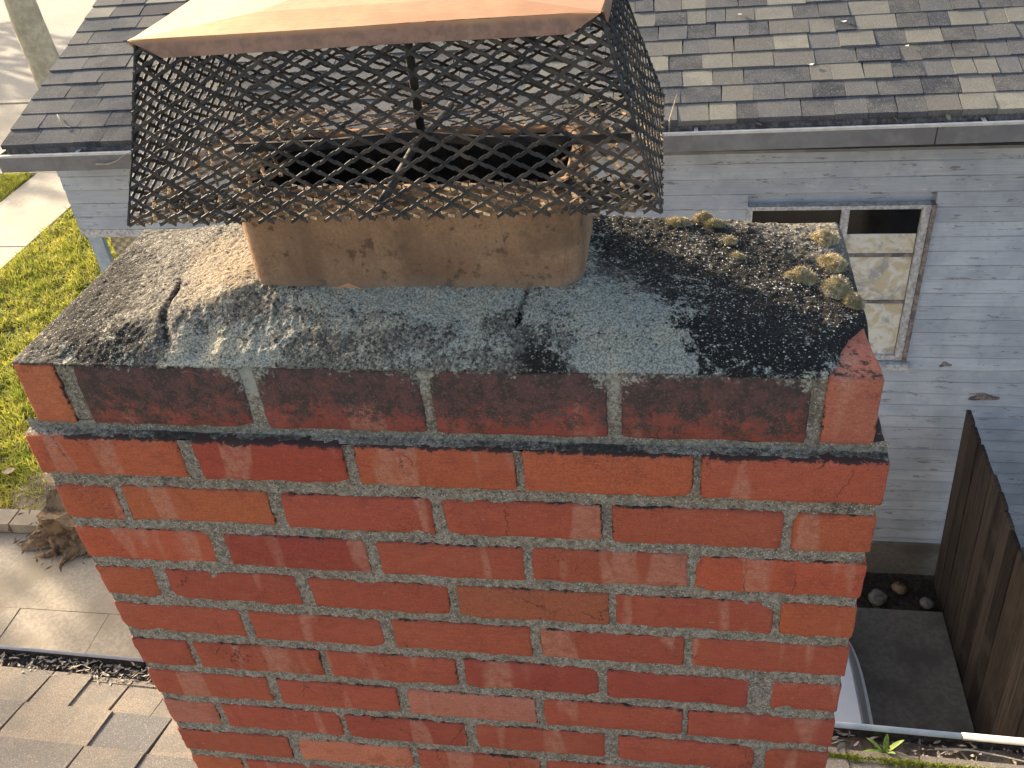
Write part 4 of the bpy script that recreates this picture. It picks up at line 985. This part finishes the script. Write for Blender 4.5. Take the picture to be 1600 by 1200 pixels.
# densify along the perimeter
def dens(l, step=.012):
    o = []
    for k in range(len(l)):
        a = np.array(l[k]); b_ = np.array(l[(k + 1) % len(l)]); m = max(1, int(np.linalg.norm(b_ - a) / step))
        for q in range(m): o.append(tuple(a + (b_ - a) * q / m))
    return o
def ring(l, z, jit=0, seed=0):
    P = np.array([(a, b_, z) for a, b_ in l]); 
    if jit: P[:, 2] += jit * fbm(P, 30, 3, seed)
    return P
outd = dens(out); n = len(outd); cx_, cy_ = (FX0 + FX1) / 2, (FY0 + FY1) / 2
ind = [(cx_ + (a - cx_) * (1 - .018 / (FX1 - FX0) * 2) , cy_ + (b_ - cy_) * (1 - .018 / (FY1 - FY0) * 2)) for a, b_ in outd]
zs = [.17, .20, .225, .245, .265, .29, .315, .34, .36, .369]
rows = [ring(outd, q) for q in zs] + [ring([(cx_ + (a - cx_) * .992, cy_ + (b_ - cy_) * .985) for a, b_ in outd], .3725, .0012, 3), ring([(cx_ + (a - cx_) * .93, cy_ + (b_ - cy_) * .84) for a, b_ in outd], .3725, .0012, 3), ring(ind, .368), ring(ind, .30), ring(ind, .1), ring(ind, -.3), ring(ind, -.9)]
V = np.concatenate(rows); V += .0009 * np.stack([fbm(V, 18, 3, 5), fbm(V, 18, 3, 6), 0 * V[:, 0]], 1)
F = [(i * n + k, i * n + (k + 1) % n, (i + 1) * n + (k + 1) % n, (i + 1) * n + k) for i in range(len(rows) - 1) for k in range(n)]
fl = mk('flue_liner', V, F, MAT['flue'], ch, smooth=True)
me = fl.data; me.materials.append(MAT['soot'])
for p_ in me.polygons:
    if p_.index >= 12 * n: p_.material_index = 1
V, F = box((FX0 + .012, FY0 + .012, -.95), (FX1 - .012, FY1 - .012, -.92)); mk('flue_bottom', V, F, MAT['soot'], ch)
V = [(.418, .0985, .2475), (.455, .0975, .2475), (.437, .0978, .2555), (.418, .101, .2475), (.455, .101, .2475), (.437, .101, .2555)]
mk('clay_chip', V, [(0, 1, 2), (5, 4, 3), (0, 3, 4, 1), (1, 4, 5, 2), (2, 5, 3, 0)], simple('fresh_clay', (.55, .28, .16), (.62, .34, .2), 50), ch)

# ------------------------------------------------------------------ moss cushions
def moss(cx, cy, rx, ry, h, seed, label):
    r_ = np.random.default_rng(seed); i0 = np.argmin((x - cx) ** 2 + (y - cy) ** 2); zb = z[i0] - .003
    n = 26; V = []; 
    for i in range(n):
        for k in range(40):
            q = i / (n - 1); a = 2 * math.pi * k / 40; V.append((q * math.cos(a), q * math.sin(a), 0))
    V = np.array(V); q = np.hypot(V[:, 0], V[:, 1]); lob = 1 + .25 * vn(V + seed, 1.6, seed)
    D = V.copy(); D[:, 0] = cx + V[:, 0] * rx * lob * .88; D[:, 1] = cy + V[:, 1] * ry * lob * .88; hh = .8 * h * np.clip(1 - q ** 2, 0, 1) ** .75 * (1 + .55 * vn(V + seed, 3.2, seed + 2) + .25 * vn(V + seed, 8, seed + 3)); D[:, 2] = zb + hh + .0008 * vn(D, 400, 2)
    F = [(i * 40 + k, i * 40 + (k + 1) % 40, (i + 1) * 40 + (k + 1) % 40, (i + 1) * 40 + k) for i in range(n - 1) for k in range(40)]
    # short stems
    m = 5200; id_ = r_.integers(0, len(D), m); B = D[id_] + r_.normal(0, 1, (m, 3)) * np.array([.0015, .0015, .0004]); dr = np.c_[V[id_, 0] * .8, V[id_, 1] * .8, np.full(m, .8)] + r_.normal(0, .35, (m, 3)); dr /= np.linalg.norm(dr, axis=1, keepdims=True)
    L = r_.uniform(.001, .0042, (m, 1)); t_ = np.cross(dr, r_.normal(0, 1, (m, 3))); t_ /= np.linalg.norm(t_, axis=1, keepdims=True); w = .0004
    BV = np.stack([B - t_ * w, B + t_ * w, B + dr * L], 1).reshape(-1, 3); nf = len(D)
    F = F + (np.arange(m)[:, None] * 3 + np.arange(3) + nf).tolist()
    o = mk('moss_clump', np.concatenate([D, BV]), F, MAT['moss'], loc=(cx, cy, zb), smooth=False)
    tag(o, label, 'moss', 'moss cushions on the chimney crown')
moss(.820, .285, .021, .013, .010, 1, 'low golden moss cushion nearest the flue at the back edge of the crown')
moss(.852, .306, .015, .014, .011, 2, 'small golden moss cushion at the back edge, right of the one nearest the flue')
moss(.866, .292, .012, .010, .009, 12, 'tiny golden moss cushion in front of the back edge pair')
moss(1.004, .296, .020, .022, .013, 3, 'golden moss cushion on the back right corner of the crown')
moss(1.006, .236, .022, .020, .014, 4, 'golden moss cushion on the right edge, second from the back corner')
moss(.965, .186, .021, .015, .012, 5, 'low tan moss cushion inward from the right edge of the crown')
moss(1.003, .168, .022, .020, .018, 6, 'biggest golden moss cushion nearest the front on the right edge')
moss(1.022, .148, .013, .016, .013, 16, 'dark based moss cushion hanging over the right edge beside the biggest one')
moss(.884, .252, .010, .010, .004, 7, 'rusty thin moss patch in the middle of the sunlit crown corner')
moss(.892, .218, .009, .007, .004, 8, 'tiny yellow moss patch on the shadow line of the crown')

# ------------------------------------------------------------------ chimney cap
cap = thing('chimney_cap', 'copper topped chimney cap with black expanded metal cage on the flue', 'chimney cap', (.523, .18, .373))
BZ, TZ = .379, .551
BFL, BFR, BBR, BBL = map(Vector, ((.243, .010, BZ), (.804, .027, BZ + .001), (.800, .345, BZ), (.250, .330, BZ)))
TFL, TFR, TBR, TBL = map(Vector, ((.282, .068, TZ), (.744, .096, TZ), (.742, .292, TZ), (.290, .272, TZ)))
def expanded(name, A, B, C, D, longU, shortV, parent, seed, hw=.00175, ht=.0008, wob=.0012, twist=.38):
    """quad A(u0v0) B(u1v0) C(u1v1) D(u0v1); long way of the diamond along u"""
    A, B, C, D = map(np.array, (A, B, C, D)); nu = max(2, round(np.linalg.norm(B - A) / (longU / 2))); nv = max(1, round(np.linalg.norm(D - A) / (shortV / 2)))
    def q(u, v): return ((1 - u) * (1 - v))[:, None] * A + (u * (1 - v))[:, None] * B + (u * v)[:, None] * C + ((1 - u) * v)[:, None] * D
    N = np.cross(B - A, D - A); N /= np.linalg.norm(N); SEG = []
    for i in range(nu):
        for j in range(nv + 1):
            if (i + j) % 2 == 0: jj = j + 1
            else: jj = j - 1
            if jj < 0 or jj > nv: 
                continue
            SEG.append((i / nu, j / nv, (i + 1) / nu, jj / nv))
    SEG = np.array(SEG)
    T = [(0, 0), (.10, .035), (.32, .275), (.68, .725), (.90, .965), (1, 1)]
    rowsP = [q(SEG[:, 0] + (SEG[:, 2] - SEG[:, 0]) * a, SEG[:, 1] + (SEG[:, 3] - SEG[:, 1]) * b_) for a, b_ in T]
    off = lambda P: np.stack([wob * fbm(P, 14, 2, seed + i) + .0004 * vn(P, 70, seed + 9 + i) for i in range(3)], 1) + N * (.0022 * fbm(P, 9, 2, seed + 30))[:, None]
    rowsP = [P + off(P) for P in rowsP]
    sgn = np.sign(SEG[:, 3] - SEG[:, 1])[:, None]
    VV = []
    for k, P in enumerate(rowsP):
        t = rowsP[min(k + 1, 5)] - rowsP[max(k - 1, 0)]; t /= np.linalg.norm(t, axis=1, keepdims=True); w = np.cross(N, t); w /= np.linalg.norm(w, axis=1, keepdims=True)
        tw = twist * (1 if 0 < k < 5 else .35) ; wv = w * math.cos(tw) + N * math.sin(tw); nv_ = N * math.cos(tw) - w * math.sin(tw)
        hh = hw * (1.35 if k in (0, 5) else 1.0)
        VV += [P - wv * hh - nv_ * ht, P + wv * hh - nv_ * ht, P + wv * hh + nv_ * ht, P - wv * hh + nv_ * ht]
    V = np.stack(VV, 1); m = len(SEG); fl_ = []
    for k in range(5):
        for c_ in range(4): fl_.append((k * 4 + c_, k * 4 + (c_ + 1) % 4, k * 4 + 4 + (c_ + 1) % 4, k * 4 + 4 + c_))
    fl_ += [(3, 2, 1, 0), (20, 21, 22, 23)]
    F = (np.arange(m)[:, None, None] * 24 + np.array(fl_)[None]).reshape(-1, 4)
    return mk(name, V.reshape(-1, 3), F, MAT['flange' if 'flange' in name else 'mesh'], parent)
LW, SW = .0365, .0195
expanded('mesh_panel', BFL, BFR, TFR, TFL, LW, SW, cap, 1)
expanded('mesh_panel', BBR, BBL, TBL, TBR, LW, SW, cap, 11)
expanded('mesh_panel', BFR, BBR, TBR, TFR, LW, SW, cap, 21)
expanded('mesh_panel', BBL, BFL, TFL, TBL, LW, SW, cap, 31)
zf = Vector((0, 0, -.0015))
def ofs(p, dx, dy): return Vector((p.x + dx, p.y + dy, BZ - .001))
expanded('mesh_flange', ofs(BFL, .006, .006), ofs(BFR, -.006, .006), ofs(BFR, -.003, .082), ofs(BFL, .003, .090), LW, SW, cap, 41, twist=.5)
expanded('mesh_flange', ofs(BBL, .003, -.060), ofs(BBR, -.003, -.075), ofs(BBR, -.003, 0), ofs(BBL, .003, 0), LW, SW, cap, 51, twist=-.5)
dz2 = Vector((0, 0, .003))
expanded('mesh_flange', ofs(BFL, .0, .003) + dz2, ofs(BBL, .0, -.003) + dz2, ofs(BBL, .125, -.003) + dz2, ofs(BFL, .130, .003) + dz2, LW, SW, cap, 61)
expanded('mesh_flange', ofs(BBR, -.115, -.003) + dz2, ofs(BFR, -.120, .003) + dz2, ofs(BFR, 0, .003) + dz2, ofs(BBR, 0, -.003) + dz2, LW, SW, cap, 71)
# corner ribs where the mesh is bent round
for (a, b_) in ((BFL, TFL), (BFR, TFR), (BBR, TBR), (BBL, TBL)):
    pts = [a.lerp(b_, t / 8) + Vector((random.uniform(-.001, .001), random.uniform(-.001, .001), 0)) for t in range(9)]
    b = MB().tube(pts, .0016, 5); mk('corner_strand', b.V, b.F, MAT['mesh'], cap)
# brackets and rod
def bar(pts, w, h, nm):
    b = MB(); V = []
    for i, q in enumerate(pts):
        q = Vector(q); t = (Vector(pts[min(i + 1, len(pts) - 1)]) - Vector(pts[max(i - 1, 0)])).normalized(); u = t.cross(Vector((0, 0, 1))).normalized() * w / 2
        V += [q - u, q + u, q + u + Vector((0, 0, h)), q - u + Vector((0, 0, h))]
    F = [(i * 4 + k, i * 4 + (k + 1) % 4, i * 4 + 4 + (k + 1) % 4, i * 4 + 4 + k) for i in range(len(pts) - 1) for k in range(4)] + [(3, 2, 1, 0), tuple(4 * (len(pts) - 1) + k for k in range(4))]
    return mk(nm, V, F, MAT['mesh'], cap)
bar([(.298, .183, .386), (.40, .188, .385), (.505, .196, .3895), (.53, .196, .3895), (.60, .188, .385), (.70, .186, .385), (.768, .186, .386)], .004, .011, 'support_bar')
b = MB().tube([(.535, .318, .386), (.530, .25, .387), (.5245, .205, .393), (.522, .19, .393), (.519, .12, .388), (.515, .030, .386)], .0048, 8); mk('cross_bar', b.V, b.F, MAT['mesh'], cap, smooth=True)
b = MB().tube([(.5235, .203, .392), (.5235, .203, .552)], .0052, 10); mk('threaded_rod', b.V, b.F, MAT['mesh'], cap, smooth=True)
b = MB().tube([(.5235, .203, .396), (.5235, .203, .4025)], .0095, 6); mk('nut', b.V, b.F, MAT['mesh'], cap)
# lid
LZ = .5555
LFL, LFR, LBR, LBL = map(Vector, ((.2795, .0645, LZ), (.7455, .0885, LZ), (.748, .300, LZ), (.284, .280, LZ)))
IFL, IFR, IBR, IBL = map(Vector, ((.395, .112, .5635), (.640, .127, .5635), (.640, .250, .5635), (.395, .238, .5635)))
PK1, PK2 = Vector((.455, .176, .569)), Vector((.60, .185, .569))
V = [LFL, LFR, LBR, LBL, IFL, IFR, IBR, IBL, PK1, PK2]
F = [(0, 1, 5, 4), (1, 2, 6, 5), (2, 3, 7, 6), (3, 0, 4, 7), (4, 5, 9, 8), (6, 7, 8, 9), (5, 6, 9), (7, 4, 8)]
import bmesh
bm = bmesh.new(); vs = [bm.verts.new(v) for v in V]; [bm.faces.new([vs[i] for i in f]) for f in F]
bmesh.ops.subdivide_edges(bm, edges=bm.edges[:], cuts=7, use_grid_fill=True)
co = np.array([v.co[:] for v in bm.verts]); dz = .0011 * fbm(co, 7, 2, 4)
for v, d_ in zip(bm.verts, dz): v.co.z += d_
me = bpy.data.meshes.new('lid'); cl_ = np.array(WL[cap.name]); 
for v in bm.verts: v.co -= Vector((.515, .18, .56))
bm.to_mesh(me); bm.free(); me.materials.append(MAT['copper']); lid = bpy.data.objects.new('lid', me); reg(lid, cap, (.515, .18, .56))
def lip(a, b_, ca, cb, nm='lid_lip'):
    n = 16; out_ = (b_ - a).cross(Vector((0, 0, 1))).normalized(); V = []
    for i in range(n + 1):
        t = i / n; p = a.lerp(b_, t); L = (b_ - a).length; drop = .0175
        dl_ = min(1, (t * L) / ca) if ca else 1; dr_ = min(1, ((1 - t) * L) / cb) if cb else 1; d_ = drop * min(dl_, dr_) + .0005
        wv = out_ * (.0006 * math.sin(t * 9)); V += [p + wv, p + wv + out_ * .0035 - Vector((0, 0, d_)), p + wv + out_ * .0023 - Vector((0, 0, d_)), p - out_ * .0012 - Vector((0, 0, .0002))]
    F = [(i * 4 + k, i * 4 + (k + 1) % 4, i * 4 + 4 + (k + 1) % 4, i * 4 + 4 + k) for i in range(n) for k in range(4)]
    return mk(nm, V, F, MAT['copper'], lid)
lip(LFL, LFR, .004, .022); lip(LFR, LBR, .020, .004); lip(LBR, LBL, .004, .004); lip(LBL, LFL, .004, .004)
